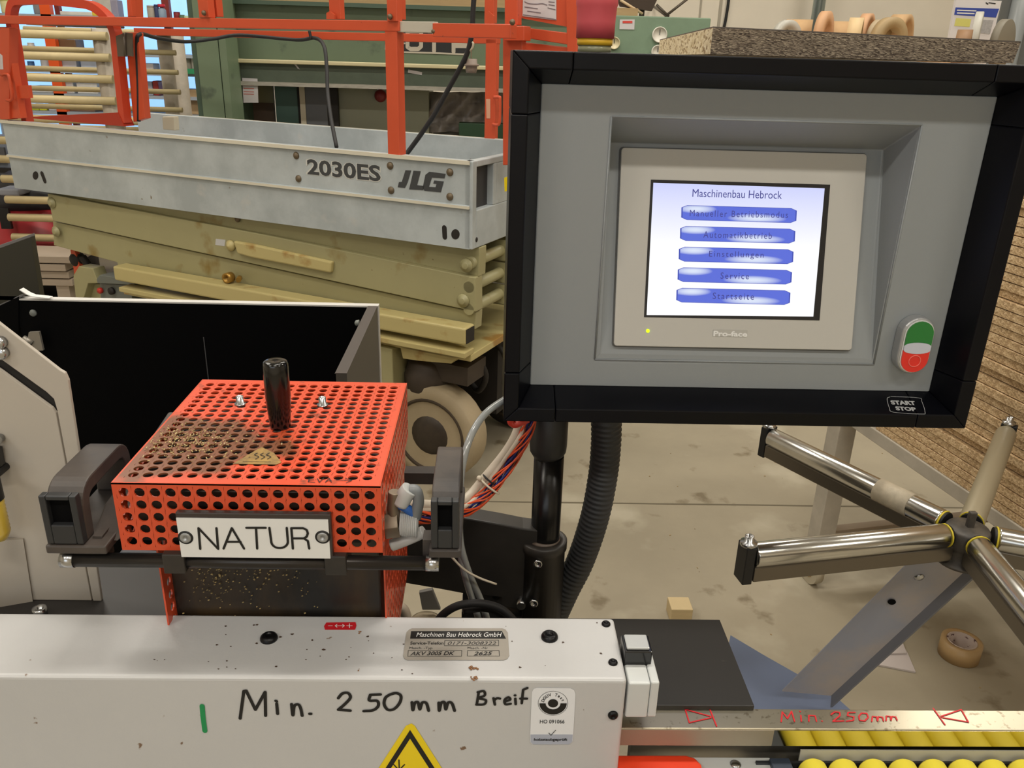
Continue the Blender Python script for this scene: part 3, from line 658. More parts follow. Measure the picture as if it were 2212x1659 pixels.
btn=[((633,306),(1552,332),(1546,450),(630,424),'Manueller Betriebsmodus',(698,396),(1478,410),(698,345)),
 ((623,472),(1540,496),(1534,613),(620,590),'Automatikbetrieb',(806,566),(1350,577),(806,514)),
 ((613,637),(1526,660),(1520,777),(610,755),'Einstellungen',(850,731),(1284,741),(850,670)),
 ((604,801),(1514,824),(1507,939),(601,917),'Service',(942,893),(1168,897),(942,842)),
 ((594,964),(1501,986),(1495,1102),(590,1080),'Startseite',(880,1054),(1208,1060),(880,1002))]
for A,B,C_,D_,tx,tl_,tr_,tt_ in btn:
    a,b,c,d=[V((*s3(*p),0)) for p in (A,B,C_,D_)]
    def bl(u,v): return (d*(1-u)+c*u)*(1-v)+(a*(1-u)+b*u)*v
    def oct_(e,l): 
        pts=[(e,.16),(e,.84),(.05,1-e*3),(.95,1-e*3),(1-e,.84),(1-e,.16),(.95,e*3),(.05,e*3)]
        return [BP(bl(u,v).x,bl(u,v).y,l) for u,v in pts]
    m=MB(); m.add(oct_(0,.0009),[tuple(range(8))]); sh=m.build('button_edge',mtx2,scr)
    m=MB(); m.add(oct_(.012,.0010),[tuple(range(8))]); m.build('screen_button',mbtn,scr)
    m=MB(); lettering(m,tx,BP,s3(*tl_),s3(*tr_),s3(*tt_),lift=.0012,space=1.25); m.build('button_text',mtxt,scr)
m=MB(); m.prism(rrect(BP(*s3(1022,1326),.0003),(1,0,0),tl,.0385,.0075,.001),BP.n*.0003); lp_=m.build('logo_plate',mat('bezel_logo_plate',(176,174,168),.35),bez)
m=MB(); lettering(m,'Pro-face',BP,s3(886,1350),s3(1156,1356),s3(886,1306),lift=.0009,bold=.035); m.build('logo',M_white,lp_,label='white raised lettering')
m=MB(); m.prism(fpoly(BP,s3(366,1308),3.8,4,lift=.0004),BP.n*.0004); m.build('status_light',mat('green_led',(190,240,10),.4,emit=1.4),bez)
# start/stop button
FP=PY(PYp)
A=FP(1993,712); B=FP(1956,780)
cA,cB=PY(.853)(1986,719),PY(.853)(1972,777)
cx_=(cA.x+cB.x)/2
ztop_=PY(.853)(1990,687).z; zbot=PY(.853)(1968,808).z; hw=(PY(.853)(2016,745).x-PY(.853)(1944,745).x)/2; cz=(ztop_+zbot)/2; cx_=(PY(.853)(2016,745).x+PY(.853)(1944,745).x)/2
def capsule(x,z,hw,hh,y,n=12): return [V((x+hw*math.cos(t),y,z+(hh-hw)+hw*math.sin(t))) for t in [PI*i/n for i in range(n+1)]]+[V((x+hw*math.cos(t),y,z-(hh-hw)+hw*math.sin(t))) for t in [PI+PI*i/n for i in range(n+1)]]
hh=(ztop_-zbot)/2
m=MB(); m.prism(capsule(cx_,cz,hw,hh,.853),(0,.016,0)); hb=m.build('double_button',mat('satin_silver_ring',(176,178,180),.35,metal=.5),cp_,bevel=.0025,seg=3,label='silver ringed green and red double push button')
ring=capsule(cx_,cz,hw*.86,hh*.93,.8526); m=MB(); m.prism(ring,(0,-.0008,0)); m.build('button_rim',M_white,hb)
hwi,hhi=hw*.80,hh*.90; cap=capsule(cx_,cz,hwi,hhi,.8515); yy=.8515
zt1,zb1=cz+hhi*.08,cz-hhi*.16
g_=[p for p in capsule(cx_,cz,hwi,hhi,yy) if p.z>zt1-.02 and p.z>cz]
def arc(zc,sg,y): return [V((cx_+hwi*math.cos(t),y,zc+sg*hwi*.28*math.sin(t))) for t in [PI*i/10 for i in range(11)]]
gtop=[V((cx_+hwi*math.cos(t),yy,cz+(hhi-hwi)+hwi*math.sin(t))) for t in [PI*i/12 for i in range(13)]]
m=MB(); m.prism(gtop+[p for p in reversed(arc(zt1-.001,1,yy))],(0,-.0015,0)); m.build('start_button',mat('start_green',(34,120,52),.3,coat=.3),hb,label='green start button')
gb_=[V((cx_+hwi*math.cos(t),yy,cz-(hhi-hwi)-hwi*math.sin(t))) for t in [PI*i/12 for i in range(13)]]
m=MB(); m.prism(gb_+[p for p in reversed(arc(zb1+.001,-1,yy))],(0,-.0015,0)); sbt=m.build('stop_button',mat('stop_red',(222,44,36),.3,coat=.3),hb,label='red stop button with a ring mark')
m=MB(); m.prism(arc(zt1-.0012,1,yy)+[p for p in reversed(arc(zb1+.0012,-1,yy))],(0,-.0019,0)); m.build('pilot_lens',mat('milky_lens',(196,200,214),.2,coat=.5),hb,label='milky white lens between the buttons')
m=MB(); rc=V((cx_,yy-.0017,cz-hhi*.55)); m.tube([rc+V((.0065*math.cos(2*PI*i/24),0,.0065*math.sin(2*PI*i/24))) for i in range(24)],.0006,6,closed=True); m.build('stop_ring',mat('pale_red_print',(236,110,100),.4),sbt)
# START STOP label on the lower slope
sn=V((0,-.035,-.014)).cross(V((1,0,0))); SL=Pl((0,PYp,pz0),sn)
m=MB(); q=crv([(1922,858),(1916,862),(1921,882),(1930,891),(1990,895),(1998,891),(1991,868),(1984,860),(1924,857)],4); strokes(m,SL,[q],1.0,.0004)
lettering(m,'START',SL,(1926,874.5),(1979,876),(1926,865.5),bold=.05,lift=.0005); lettering(m,'STOP',SL,(1936,887),(1980,889),(1936,878.5),bold=.05,lift=.0005)
m.build('button_lettering',mat('print_silver',(176,178,180),.5),cp_,label='START STOP printed label')
# swivel housing under the panel
m=MB(); c=at(1187,905,Y=.945); rP=(at(1228,905,Y=.945)-at(1146,905,Y=.945)).length/2
zt=at(1187,905,Y=.945).z; zb=at(1187,985,Y=.945).z; pzc=pz0-.030
m.lathe((c.x,.945,zb),(0,0,1),[(rP*.78,0),(rP*.97,.008),(rP,.016),(rP,pzc-zb)],28); m.build('swivel_socket',mat('matt_charcoal_tube',(44,44,44),.5,col2=(54,54,53),nscale=10),cp_)

# emergency stop on the top edge
es=thing('emergency_stop_button','large red cup shaped button with yellow ring on top of the black panel','button',(.105,.92,1.504))
yE=.92; pe=PY(yE); r1=(pe(1323,90)-pe(1247,90)).length/2; cx0=(pe(1323,90)+pe(1247,90)).x/2; r2=(pe(1333,20)-pe(1244,20)).length/2
z1=pz0+PH+.030; zy0,zy1=pe(1285,98).z,pe(1285,83).z
MB().cyl((cx0,yE,z1),(cx0,yE,zy0),r1*.94,28).build('base_collar',mat('smoky_clear_plastic',(150,150,120),.2),es)
MB().cyl((cx0,yE,zy0),(cx0,yE,zy1),r1,28).build('yellow_ring',mat('safety_yellow',(232,186,50),.45),es)
zt=pe(1285,10).z; zt2=pe(1285,-28).z
MB().lathe((cx0,yE,zy1),(0,0,1),[(r1*1.08,0),(r1*1.09,(zt-zy1)*.5),(r1*1.13,(zt-zy1)*.93),(r1*1.18,zt-zy1),(r1*1.16,(zt2-zy1)*.8),(r1*.98,(zt2-zy1)*.97),(0,zt2-zy1)],30).build('red_cap',mat('matt_red_cap',(208,84,92),.6),es)

# pole, collar, arm
ps=thing('panel_stand','black steel stand arm with collar and pole carrying the control panel','stand',(.09,.95,0))
px_=at(1184,1030,Y=.945).x; rp_=(at(1215,1060,Y=.945)-at(1151,1060,Y=.945)).length/2; zc=at(1177,1165,Y=.945).z
MB().cyl((px_,.945,zc-.1),(px_,.945,zb+.001),rp_,24).build('pole',mat('black_pole_steel',(30,29,28),.25,metal=.4),ps)
rc=(at(1228,1165,Y=.93)-at(1124,1165,Y=.93)).length/2
MB().lathe((px_-.002,.945,zc-.15),(0,0,1),[(rc*.93,0),(rc*.93,.138),(rc,.140),(rc,.151),(rc*.96,.152),(rc*.70,.152),(rc*.70,.145)],32).build('collar',mat('collar_black_steel',(40,38,36),.42,col2=(54,50,46),nscale=12),ps)
m=MB(); m.lathe((px_-.002,.945,zc),(0,0,1),[(rp_*1.02,0),(rp_*1.14,.0),(rp_*1.14,.003),(rp_*1.02,.0045)],28); m.build('bushing',mat('worn_brown_ring',(96,84,74),.4),ps)
for x,y in ((1162,1217),(1153,1302)):
    c=PY(.945-rc*.93)(x,y); m=MB(); m.lathe(c,(0,-1,0),[(.0055,-.004),(.0055,.003),(.0035,.003),(.003,.001),(0,.001)],16); m.build('set_screw',M_zinc,ps)
pa=PY(.93)
arm=[(1165,1146),(1130,1142),(1080,1132),(1000,1118),(940,1110),(780,1100),(780,1232),(850,1256),(950,1273),(1060,1294),(1080,1310),(1130,1320),(1165,1325)]
m=MB(); m.prism([pa(x,y) for x,y in arm],(0,.03,0)); m.build('arm',mat('black_arm_steel',(38,36,34),.45,col2=(48,45,42),nscale=10),ps,bevel=.002)
a=pa(1085,1295); m=MB(); m.prism([pa(1000,1278),pa(1085,1290),pa(1085,1345),pa(1000,1345)],(0,.02,0)); m.prism([pa(1085,1335),pa(1160,1335),pa(1160,1420),pa(1000,1420),pa(1000,1335)],(0,.02,0)); m.prism([pa(1130,1310),pa(1180,1325),pa(1180,1340),pa(1125,1340)],(0,.02,0)); m.build('foot_plate',M_black,ps)
MB().box(px_-.11,px_+.0,.935,.975,0,.79).build('column',M_black,ps)
m=MB(); c=pa(1125,1298); m.cyl(c-V((0,.012,0)),c+V((0,.01,0)),.006,12); m.build('screw',M_zinc,ps)

# corrugated hose
hs=thing('corrugated_hose','thick black corrugated hose hanging from the control panel','hose',tuple(at(1290,920,Y=.95)))
hp=[(1310,900,.925),(1309,960,.93),(1302,1030,.935),(1284,1120,.94),(1254,1210,.95),(1222,1275,.955),(1190,1345,.96),(1150,1430,.96),(1130,1520,.96)]
path=smoothpath([at(x,y,Y=Y) for x,y,Y in hp],60); rh=.0192
path[0].z=max(path[0].z,pz0-.03)
# evenly resample to corrugations
def resample(p,step):
    out=[p[0]]; acc=0
    for i in range(1,len(p)):
        acc+=(p[i]-p[i-1]).length
        if acc>=step: out.append(p[i]); acc=0
    return out
def resample_exact(p,step):
    out=[p[0].copy()]; need=step
    for i in range(1,len(p)):
        a,b=p[i-1],p[i]; L=(b-a).length
        while L>=need:
            a=a+(b-a)*(need/L); out.append(a.copy()); L=(b-a).length; need=step
        need-=L
    return out
rp2_=resample_exact(path,.00145); rs=[rh*(1-.075*(0.5-0.5*math.cos(2*PI*i/5))**.8) for i in range(len(rp2_))]
MB().tube(rp2_,rh,24,rs=rs).build('hose',mat('charcoal_hose_rubber',(48,49,50),.5),hs)

# wire bundle
wb=thing('wire_bundle','bundle of orange, blue and white wires tied with a white cable tie','cables',tuple(at(1060,1060,Y=.9)))
ctr=[(1150,880,.92),(1138,930,.915),(1110,985,.91),(1072,1040,.90),(1030,1085,.89),(985,1110,.86),(930,1115,.82),(870,1115,.80)]
cen=smoothpath([at(x,y,Y=Y) for x,y,Y in ctr],8)
M_wo=mat('orange_wire',(222,84,40),.45); M_wb=mat('blue_wire',(40,50,130),.45); M_ww=mat('white_wire_sleeve',(214,204,188),.5); M_wn=mat('brown_wire',(110,60,40),.5)
rnd=random.Random(11)
def strand(kmat,r,rad,ph,fr,name,lab=None,offs=(0,0)):
    pts=[]; n=len(cen)
    for i,p in enumerate(cen):
        t=(cen[min(i+1,n-1)]-cen[max(i-1,0)]).normalized(); a=t.orthogonal().normalized(); a=(CF.cross(t)).normalized(); b=t.cross(a)
        an=ph+fr*i/n*2*PI; pts.append(p+a*(math.cos(an)*rad+offs[0])+b*(math.sin(an)*rad+offs[1]))
    return MB().tube(pts,r,7).build(name,kmat,wb,label=lab)
for i in range(11): strand(M_wo,.0011,.0078,i*2*PI/11,1.1+(i%2)*.9,'orange_wire')
for i in range(6): strand(M_wb,.0013,.0045,i*PI/3,1.6,'blue_wire')
for i in range(3): strand(M_wn,.0011,.0062,i*2.1,-1.3,'brown_wire')
strand(M_ww,.0052,.0018,.4,2.1,'white_sleeve','thick white twisted cable sleeve',offs=(.0125,0))
strand(M_ww,.0030,.0020,1.4,2.1,'white_sleeve',None,offs=(.0065,-.003))
i=int(len(cen)*.46); p=cen[i]; t=(cen[i+1]-cen[i-1]).normalized(); a=(CF.cross(t)).normalized(); b=t.cross(a)
m=MB(); m.tube([p+a*.003+a*.0145*math.cos(2*PI*j/20)+b*.011*math.sin(2*PI*j/20) for j in range(20)],.0014,6,closed=True); m.sphere(p+a*.019-b*.006,.0034,8); m.build('cable_tie',mat('ivory_nylon',(220,210,190),.45),wb)
m=MB(); p2=p+t*-.006; m.tube([p2+a*.008+a*.010*math.cos(2*PI*j/16)+b*.009*math.sin(2*PI*j/16) for j in range(16)],.0012,6,closed=True); m.build('black_tie',M_rubber,wb)
# red wire end under the panel
rw=thing('red_plug','short red wire plug end under the left panel corner','plug',tuple(at(1110,912,Y=.9)))
m=MB(); m.tube(smoothpath([at(1104,905,Y=.9),at(1104,912,Y=.9),at(1112,917,Y=.9),at(1126,912,Y=.9),at(1140,906,Y=.905)]),.0045,10); m.build('wire',mat('red_wire',(200,60,45),.4),rw)
# clear air tubes
at_=thing('air_tube','pair of clear grey air tubes curving down from the panel','tube',tuple(at(1010,1000,Y=.8)))
M_tubec=mat('clear_grey_tube',(146,150,150),.2,coat=.5)
tb=smoothpath([at(1098,858,Y=.86),at(1050,892,Y=.84),at(1018,940,Y=.81),(at(1000,1000,Y=.79)),(at(994,1060,Y=.78)),at(992,1120,Y=.78),at(996,1180,Y=.78),at(1014,1240,Y=.79),at(1036,1290,Y=.8),at(1050,1330,Y=.8),at(1060,1380,Y=.8)],6)
MB().tube(tb,.0040,12).build('air_tube',M_tubec,at_)
tb=smoothpath([at(988,1150,Y=.785),at(996,1205,Y=.785),at(1008,1255,Y=.79),at(1022,1300,Y=.8),at(1034,1340,Y=.8),at(1040,1390,Y=.8)],6)
MB().tube(tb,.0040,12).build('air_tube',M_tubec,at_)
m=MB(); m.tube(smoothpath([at(966,1192,Y=.76),at(1000,1228,Y=.77),at(1034,1248,Y=.78),at(1072,1262,Y=.79)],5),.0013,6); m.build('cable_tie_tail',mat('ivory_nylon',(220,210,190),.45),at_)
# black cable loop
bl_=thing('cable_loop','black cable looped behind the machine hood below the arm','cable',tuple(at(1030,1310,Y=.78)))
MB().tube(smoothpath([at(935,1370,Y=.76),at(950,1335,Y=.76),at(985,1310,Y=.76),at(1030,1303,Y=.765),at(1075,1312,Y=.77),at(1105,1335,Y=.77),at(1130,1370,Y=.77)],6),.0045,10).build('cable',M_rubber,bl_)
MB().tube(smoothpath([at(1000,1320,Y=.77),at(1050,1315,Y=.775),at(1090,1335,Y=.78),at(1105,1370,Y=.78)],6),.0038,10).build('cable',M_rubber,bl_)
# pump/lever seen over the hood
lv=thing('valve_lever','grey steel lever on a brown round valve behind the hood','valve',tuple(at(935,1320,Y=.9)))
p9=PY(.9)
m=MB(); m.prism([p9(905,1280),p9(934,1274),p9(952,1318),p9(912,1318)],(0,.006,0)); m.build('lever',mat('dusty_grey_steel',(120,116,110),.5),lv,bevel=.001)
c=p9(920,1352); m=MB(); m.lathe(c+V((0,0,-.02)),(0,0,1),[(.021,0),(.021,.028),(.012,.035),(0,.035)],20); m.build('valve_body',mat('dusty_tan_casting',(150,136,112),.6),lv)
m=MB(); m.tube(smoothpath([p9(846,1318),p9(866,1312),p9(876,1326),p9(878,1345)]),.007,10); m.build('pipe_bend',mat('off_white_pipe',(186,172,154),.5),lv)
MB().box(c.x-.03,c.x+.03,.88,.93,.6,c.z-.018).build('bracket',M_black,lv)

# ================================================================ FENCE + ROLLER CONVEYOR
M_alu=mat('polished_aluminium',(190,182,162),.34,metal=1,spots=[((150,140,120),160,.6,.1)])
Yb_,Yf_,Zr=.5975,.5725,.94
fn=thing('guide_fence','polished metal guide fence with red handwritten Min. 250mm','guide rail',(.5,.585,.88))
Zf=at(1700,1612,Y=Yf_).z
MB().box(.118,.95,Yf_,Yb_,Zf,Zr).build('rail',M_alu,fn,bevel=.0012)
rl=PZ(Zr)
MB().box(.118,xfl:=at(1668,1600,Y=Yf_).x,Yf_-.0006,Yf_-.0001,Zf+.001,Zr-.001).build('face_strip',mat('dull_brushed_steel',(160,150,132),.6,metal=.6),fn)
MB().box(xfl,.95,Yf_-.0006,Yf_-.0001,Zf+.001,Zr-.001).build('face_strip',mat('mirror_steel',(200,192,170),.1,metal=1),fn)
m=MB()
def c7(pts): return [(1360+x/2.5962,1240+y/2.5962) for x,y in pts]
L=[[(850,830),(856,775),(885,812),(908,772),(925,828)],[(960,795),(963,828)],[(955,772),(957,773)],[(1005,828),(1005,795),(1040,797),(1048,828)],[(1078,826),(1080,827)],
 [(1130,790),(1150,775),(1178,778),(1180,795),(1140,828),(1200,826)],[(1265,778),(1225,778),(1222,796),(1258,803),(1255,822),(1215,828)],[(1300,782),(1285,800),(1290,822),(1318,826),(1338,805),(1330,784),(1300,782)],
 [(1358,828),(1362,800),(1385,803),(1390,826),(1395,802),(1418,805),(1424,826)],[(1438,824),(1440,798),(1462,800),(1466,822),(1472,800),(1492,803),(1500,822)],
]
AR=([[(312,762),(335,835),(455,808),(455,800),(316,762)],[(448,756),(488,855)]],[[(1702,755),(1768,846)],[(1746,800),(1860,762),(1900,832),(1752,806)]])
strokes(m,rl,[c7(l) for l in L],3.0,.0005); m.build('pen_lettering',M_inkred,fn,label='red handwritten Min. 250mm')
for A_ in AR:
    m=MB(); strokes(m,rl,[c7(l) for l in A_],3.0,.0005); m.build('pen_arrow',M_inkred,fn,label='red handwritten arrow against a bar')
MB().box(.14,.95,.586,.597,.80,Zf-.001).build('fence_support',mat('dull_aluminium',(150,146,138),.35,metal=.8),fn)
rc_=thing('roller_conveyor','infeed conveyor of yellow rollers along the polished fence','conveyor',(.5,.5,.3))
zr=.9012; rr=.0133; pitch=.0277
M_roll=mat('yellow_roller_plastic',(222,206,64),.5,n=.06,nscale=30)
xr0=at(1749,1640,Y=.571).x
proto=None; yr0,yr1=.455,.566
ax_me=None
for i in range(16):
    x=xr0+pitch*i
    if proto is None:
        m=MB(); m.lathe((0,yr0,0),(0,1,0),[(rr*.8,0),(rr,.002),(rr,yr1-yr0-.003),(rr*.86,yr1-yr0-.0005),(rr*.84,yr1-yr0)],24)
        o=m.build('roller',M_roll,None); proto=o; o.parent=rc_
        m=MB(); m.cyl((0,yr0-.01,0),(0,yr1+.006,0),.0035,8); a=m.build('axle',M_screw,None); a.parent=o
    else:
        o=proto.copy(); COL.objects.link(o); o.parent=rc_
        a=proto.children[0].copy(); COL.objects.link(a); a.parent=o
    o.location=V((x,0,zr))-V(rc_.location)
MB().box(xr0-.05,xr0+.45,yr1+.002,yr1+.0045,zr-.02,zr+.0035).build('side_rail',mat('dark_conveyor_rail',(36,38,42),.5),rc_)
MB().box(xr0-.01,xr0+.45,yr1+.0048,yr1+.006,.80,Zf-.003).build('back_strip',mat('pale_back_strip',(176,174,164),.5),rc_)
MB().box(xr0-.05,xr0+.45,yr0-.013,yr0-.010,zr-.02,zr+.0035).build('side_rail',MATS['dark_conveyor_rail'],rc_)
MB().box(xr0-.0375,xr0-.019,.45,.5715,zr-.05,zr+.006).build('end_bracket',mat('slate_blue_bracket',(52,60,74),.4),rc_,bevel=.001)
for x in (xr0+.02,xr0+.40): MB().box(x,x+.04,.47,.51,0,zr-.02).build('leg',M_black,rc_)
MB().box(xr0-.05,xr0+.45,.46,.56,zr-.03,zr-.021).build('bed',M_black,rc_)
ig=thing('infeed_guard','pale grey infeed plate with an orange red pad below the fence','infeed plate',(.2,.5,.6))
zi=.902; pz_=PZ(zi)
m=MB(); q=[(1332,1634),(1660,1636),(1675,1640),(1688,1650),(1690,1662),(1700,1760),(1332,1760)]
m.prism([pz_(x,y) for x,y in q],(0,0,-.01)); m.build('plate_sheet',M_plastic,ig,bevel=.001)
m=MB(); m.prism([PZ(zi+.001)(x,y) for x,y in ((1332,1641),(1480,1641),(1500,1647),(1514,1662),(1530,1760),(1332,1760))],(0,0,.006)); m.build('orange_pad',mat('orange_pad_paint',(224,62,30),.4),ig,bevel=.002,label='orange red rounded pad')
m=MB(); m.lathe(pz_(1589,1652),(0,0,1),[(.005,0),(.005,.001),(.003,.002),(0,.002)],14); m.build('screw',M_zinc,ig)
MB().box(HX+.01,HX+.06,.42,.5,.6,zi-.0105).build('bracket',M_black,ig)
# ================================================================ BLACK OPEN BIN BEHIND THE MACHINE
M_lamblk=mat('matt_black_laminate',(6,6,7),.65,spec=.06)
bn=thing('waste_bin_box','open black laminated panel box with white top edges','box',(-.9,1.35,0))
zb2=1.05
def zt(x,y): return at(x,y,Z=zb2)
A=zt(815,661); B=zt(735,806); A0=zt(40,641)
yf_,yn=A.y,B.y
MB().box(A0.x-.0,A.x,yf_,yf_+.016,0,zb2-.003).build('back_panel',M_lamblk,bn)
MB().box(A0.x,-1.02+.0,yf_-.0003,yf_+.0163,zb2-.003,zb2).build('edge_band',mat('white_edge_band',(206,204,200),.5),bn)
xs=at(424,654,Z=zb2).x
MB().box(-1.018,A.x,yf_-.0003,yf_+.0163,zb2-.003,zb2).build('edge_band',MATS['white_edge_band'],bn)
MB().box(A.x-.018,A.x,yn,yf_,0.2,zb2-.001).build('side_panel',mat('grey_faced_panel',(84,80,74),.5,n=.05,nscale=3),bn)
MB().box(A.x-.018,A.x-.0165,yn,yf_,.2,zb2-.0012).build('side_panel_lining',M_lamblk,bn)
MB().box(A.x-.0175,A.x+.0002,yn+.0,yf_,zb2-.001,zb2).build('side_edge',mat('dusty_black_edge',(78,72,68),.55),bn)
MB().box(A.x-.0,A.x+.0018,yf_,yf_+.0165,.2,zb2).build('corner_trim',MATS['white_edge_band'],bn)
for x,y in ((72,676),): m=MB(); m.lathe(at(x,y,Y=yf_),(0,-1,0),[(.007,0),(.006,.003),(0,.003)],12); m.build('screw_cap',mat('grey_cap',(120,124,120),.5),bn)
m=MB(); c=at(776,698,X=A.x-.018); m.lathe(c,(-1,0,0),[(.006,0),(.005,.006),(.002,.008),(0,.008)],12); m.build('screw_cap',MATS['grey_cap'],bn)
m=MB(); c=at(440,800,Y=yf_-.0005); m.box(at(440,730,Y=yf_).x-.0008,at(440,730,Y=yf_).x+.0008,yf_-.0008,yf_,.8,at(436,728,Y=yf_).z); m.build('panel_joint',mat('thin_grey_line',(70,70,72),.6),bn)
MB().box(A0.x,A.x-.018,yn-.02,yf_,0,.1).build('floor_panel',M_lamblk,bn)
# left wing panel and fittings
p1=at(80,655,Y=yf_); m=MB(); m.prism([at(x,y,Y=yf_-.002) for x,y in ((40,1310),(40,641),(0,660),(-260,820),(-260,1310))],(0,.016,0)); m.build('wing_panel',M_lamblk,bn)
m=MB(); 
a,b=at(50,640,Y=yf_),at(-60,690,Y=yf_); m.prism([a,b,b+V((0,0,.004)),a+V((0,0,.004))],(0,.016,0)); m.build('wing_edge',mat('dull_grey_edge',(110,108,108),.5),bn)
m=MB(); c=at(65,740,Y=yf_-.012); m.prism([at(x,y,Y=yf_-.02) for x,y in ((62,718),(84,717),(93,757),(78,758),(58,742))],(0,.006,0)); m.tube([at(50,730,Y=yf_-.02),at(70,742,Y=yf_-.02)],.006,8); m.build('hinge_plate',mat('grubby_hinge',(150,144,134),.4,metal=.5),bn)
# olive black standing panel at the far left
M_olv=mat('olive_black_panel',(46,44,34),.5)
op=thing('standing_panel','olive black panel standing behind the left end of the box','panel',(-1.2,1.75,0))
yo=1.75; q=[at(-200,610,Y=yo),at(0,536,Y=yo),at(66,512,Y=yo),at(90,660,Y=yo)]
m=MB(); m.prism([q[0],q[1],q[2],q[3],V((q[3].x+.02,yo,0)),V((q[0].x,yo,0))],(0,.018,0)); m.build('panel_sheet',M_olv,op)
m=MB(); m.prism([q[0],q[1],q[2],q[2]+V((0,0,.005)),q[1]+V((0,0,.006)),q[0]+V((0,0,.006))],(0,.018,0)); m.build('edge_band',MATS['dull_grey_edge'],op)
# loose white strip on the box edge
ls=thing('loose_strip','thin white loose edging strip lifted off the black box corner','strip',tuple(at(48,628,Y=yf_+.02)))
m=MB(); m.sweep([at(46,624,Y=yf_+.0),at(62,634,Y=yf_+.0),at(74,639,Y=yf_+.0),at(110,642.5,Y=yf_)],(0,.014,0),.0015); m.build('strip',M_white,ls)
# grey duct seen through the gap
gd_=thing('grey_duct','blue grey box duct between the side cover and the orange guard','duct',(-.4,1.0,0))
q=[at(x,y,Y=1.0) for x,y in ((215,1248),(370,1262),(370,1400),(215,1400))]
m=MB(); m.prism(q[:2]+[V((q[1].x,1.0,.5)),V((q[0].x,1.0,.5))],(0,.08,0)); m.build('duct_body',mat('slate_grey_duct',(70,72,78),.5),gd_,bevel=.004)
MB().box(q[0].x,q[1].x,1.0,1.08,0,.5).build('duct_foot',MATS['slate_grey_duct'],gd_)

# ================================================================ STAR ROLLER STAND
st=thing('roller_star_stand','five armed star of chrome rollers on a blue grey leg','roller stand',(.9,1.3,0))
hz=.80; H=at(2090,1148,Z=hz)
M_chrome=mat('brushed_chrome_tube',(208,207,202),.2,metal=1,n=.1,nscale=20,stretch=(1,1,1))
M_hub=mat('grimy_hub_casting',(84,78,70),.5,col2=(60,56,52),nscale=40)
M_beam=mat('dark_roller_beam',(120,113,102),.34,metal=.85)
angs=[-169.3,120.6,53,-22,-95]; LS=[.380,.412,.485,.42,.42]
m=MB(); m.lathe((H.x,H.y,hz-.056),(0,0,1),[(.038,0),(.038,.004),(.028,.006),(.030,.03),(.034,.034),(.034,.060),(.031,.064),(.012,.065),(0,.065)],28); m.build('hub',M_hub,st)
MB().box(H.x-.004,H.x+.008,H.y-.003,H.y+.006,hz+.004,hz+.036).build('pin',M_hub,st,bevel=.002)
for i,a in enumerate(angs):
    u=V((math.cos(R(a)),math.sin(R(a)),0)); wv=V((-u.y,u.x,0)); c=V((H.x,H.y,hz)); 
    r0=.042; r1=LS[i]
    bm_=MB(); bm_.obox(c+u*.03-wv*.014+V((0,0,-.044)),u*(r1-.03),wv*.028,(0,0,.026)); arm_=bm_.build('arm_beam',M_beam,st,bevel=.002)
    m=MB(); m.lathe(c+u*r0+V((0,0,-.003)),u,[(.014,0),(.0185,.0015),(.0195,.004),(.0195,r1-r0-.004),(.018,r1-r0-.0015),(.013,r1-r0)],26); m.build('roller_tube',M_chrome if i!=2 else mat('dull_beige_roller',(158,148,124),.45,metal=.3),st)
    m=MB(); m.cyl(c+u*.036-V((0,0,.003)),c+u*.0455-V((0,0,.003)),.018,16); m.build('bearing_cap',M_black,st)
    m=MB(); m.cyl(c+u*.040-V((0,0,.003)),c+u*.0425-V((0,0,.003)),.0195,16); m.build('yellow_seal',mat('yellow_seal_ring',(206,186,50),.5),st)
    m=MB(); m.obox(c+u*(r1+.001)-wv*.017+V((0,0,-.048)),u*.016,wv*.030,(0,0,.064)); eb=m.build('end_bracket',M_black,st,bevel=.0015)
    m=MB(); e=c+u*(r1+.009)+V((0,0,.016)); m.lathe(e,(0,0,1),[(.013,0),(.013,.006),(.007,.007),(.007,.016),(.0045,.0165),(.0035,.013),(0,.013)],16); m.build('socket_bolt',M_zinc,st)
    if i==1:
        m=MB(); m.cyl(c+u*.10-V((0,0,.003)),c+u*.165-V((0,0,.003)),.0212,24); m.build('tape_wrap',mat('yellowed_tape',(184,172,150),.55,n=.2,nscale=60),st,label='yellowed tape wrapped round the roller')
# leg: channel from the hub down left to a blade foot
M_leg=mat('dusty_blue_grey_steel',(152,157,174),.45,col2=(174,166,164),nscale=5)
leg_top=V((H.x+.005,H.y-.01,hz-.064))
hl=[at(2075,1235,Z=.60)]
P1=at(1690,1490,Z=.30); P2=at(1800,1500,Z=.30)
ta,tb_=at(1975,1200,Z=hz-.060),at(2118,1205,Z=hz-.060)
m=MB(); m.prism([ta,tb_,P2,P1],(0.0,0,-.004)); 
lg=m.build('leg_plate',M_leg,st)
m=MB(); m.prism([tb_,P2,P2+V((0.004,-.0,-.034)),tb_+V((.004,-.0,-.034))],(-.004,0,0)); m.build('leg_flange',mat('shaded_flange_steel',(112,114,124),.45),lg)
def lp2(x,y,l=.0006):
    n=(tb_-ta).cross(P1-ta).normalized(); return Pl(ta,n)(x,y,l)
LPn=Pl(ta,(tb_-ta).cross(P1-ta))
m=MB(); m.lathe(LPn(1985,1245,0),LPn.n,[(.009,0),(.009,.002),(.006,.005),(0,.006)],14); m.build('bolt',M_zinc,lg)
m=MB(); m.prism(fpoly(LPn,(1925,1296),9,6,lift=.004),LPn.n*.0003); m.build('bolt_hole',mat('recess_black',(6,6,7),.7),lg)
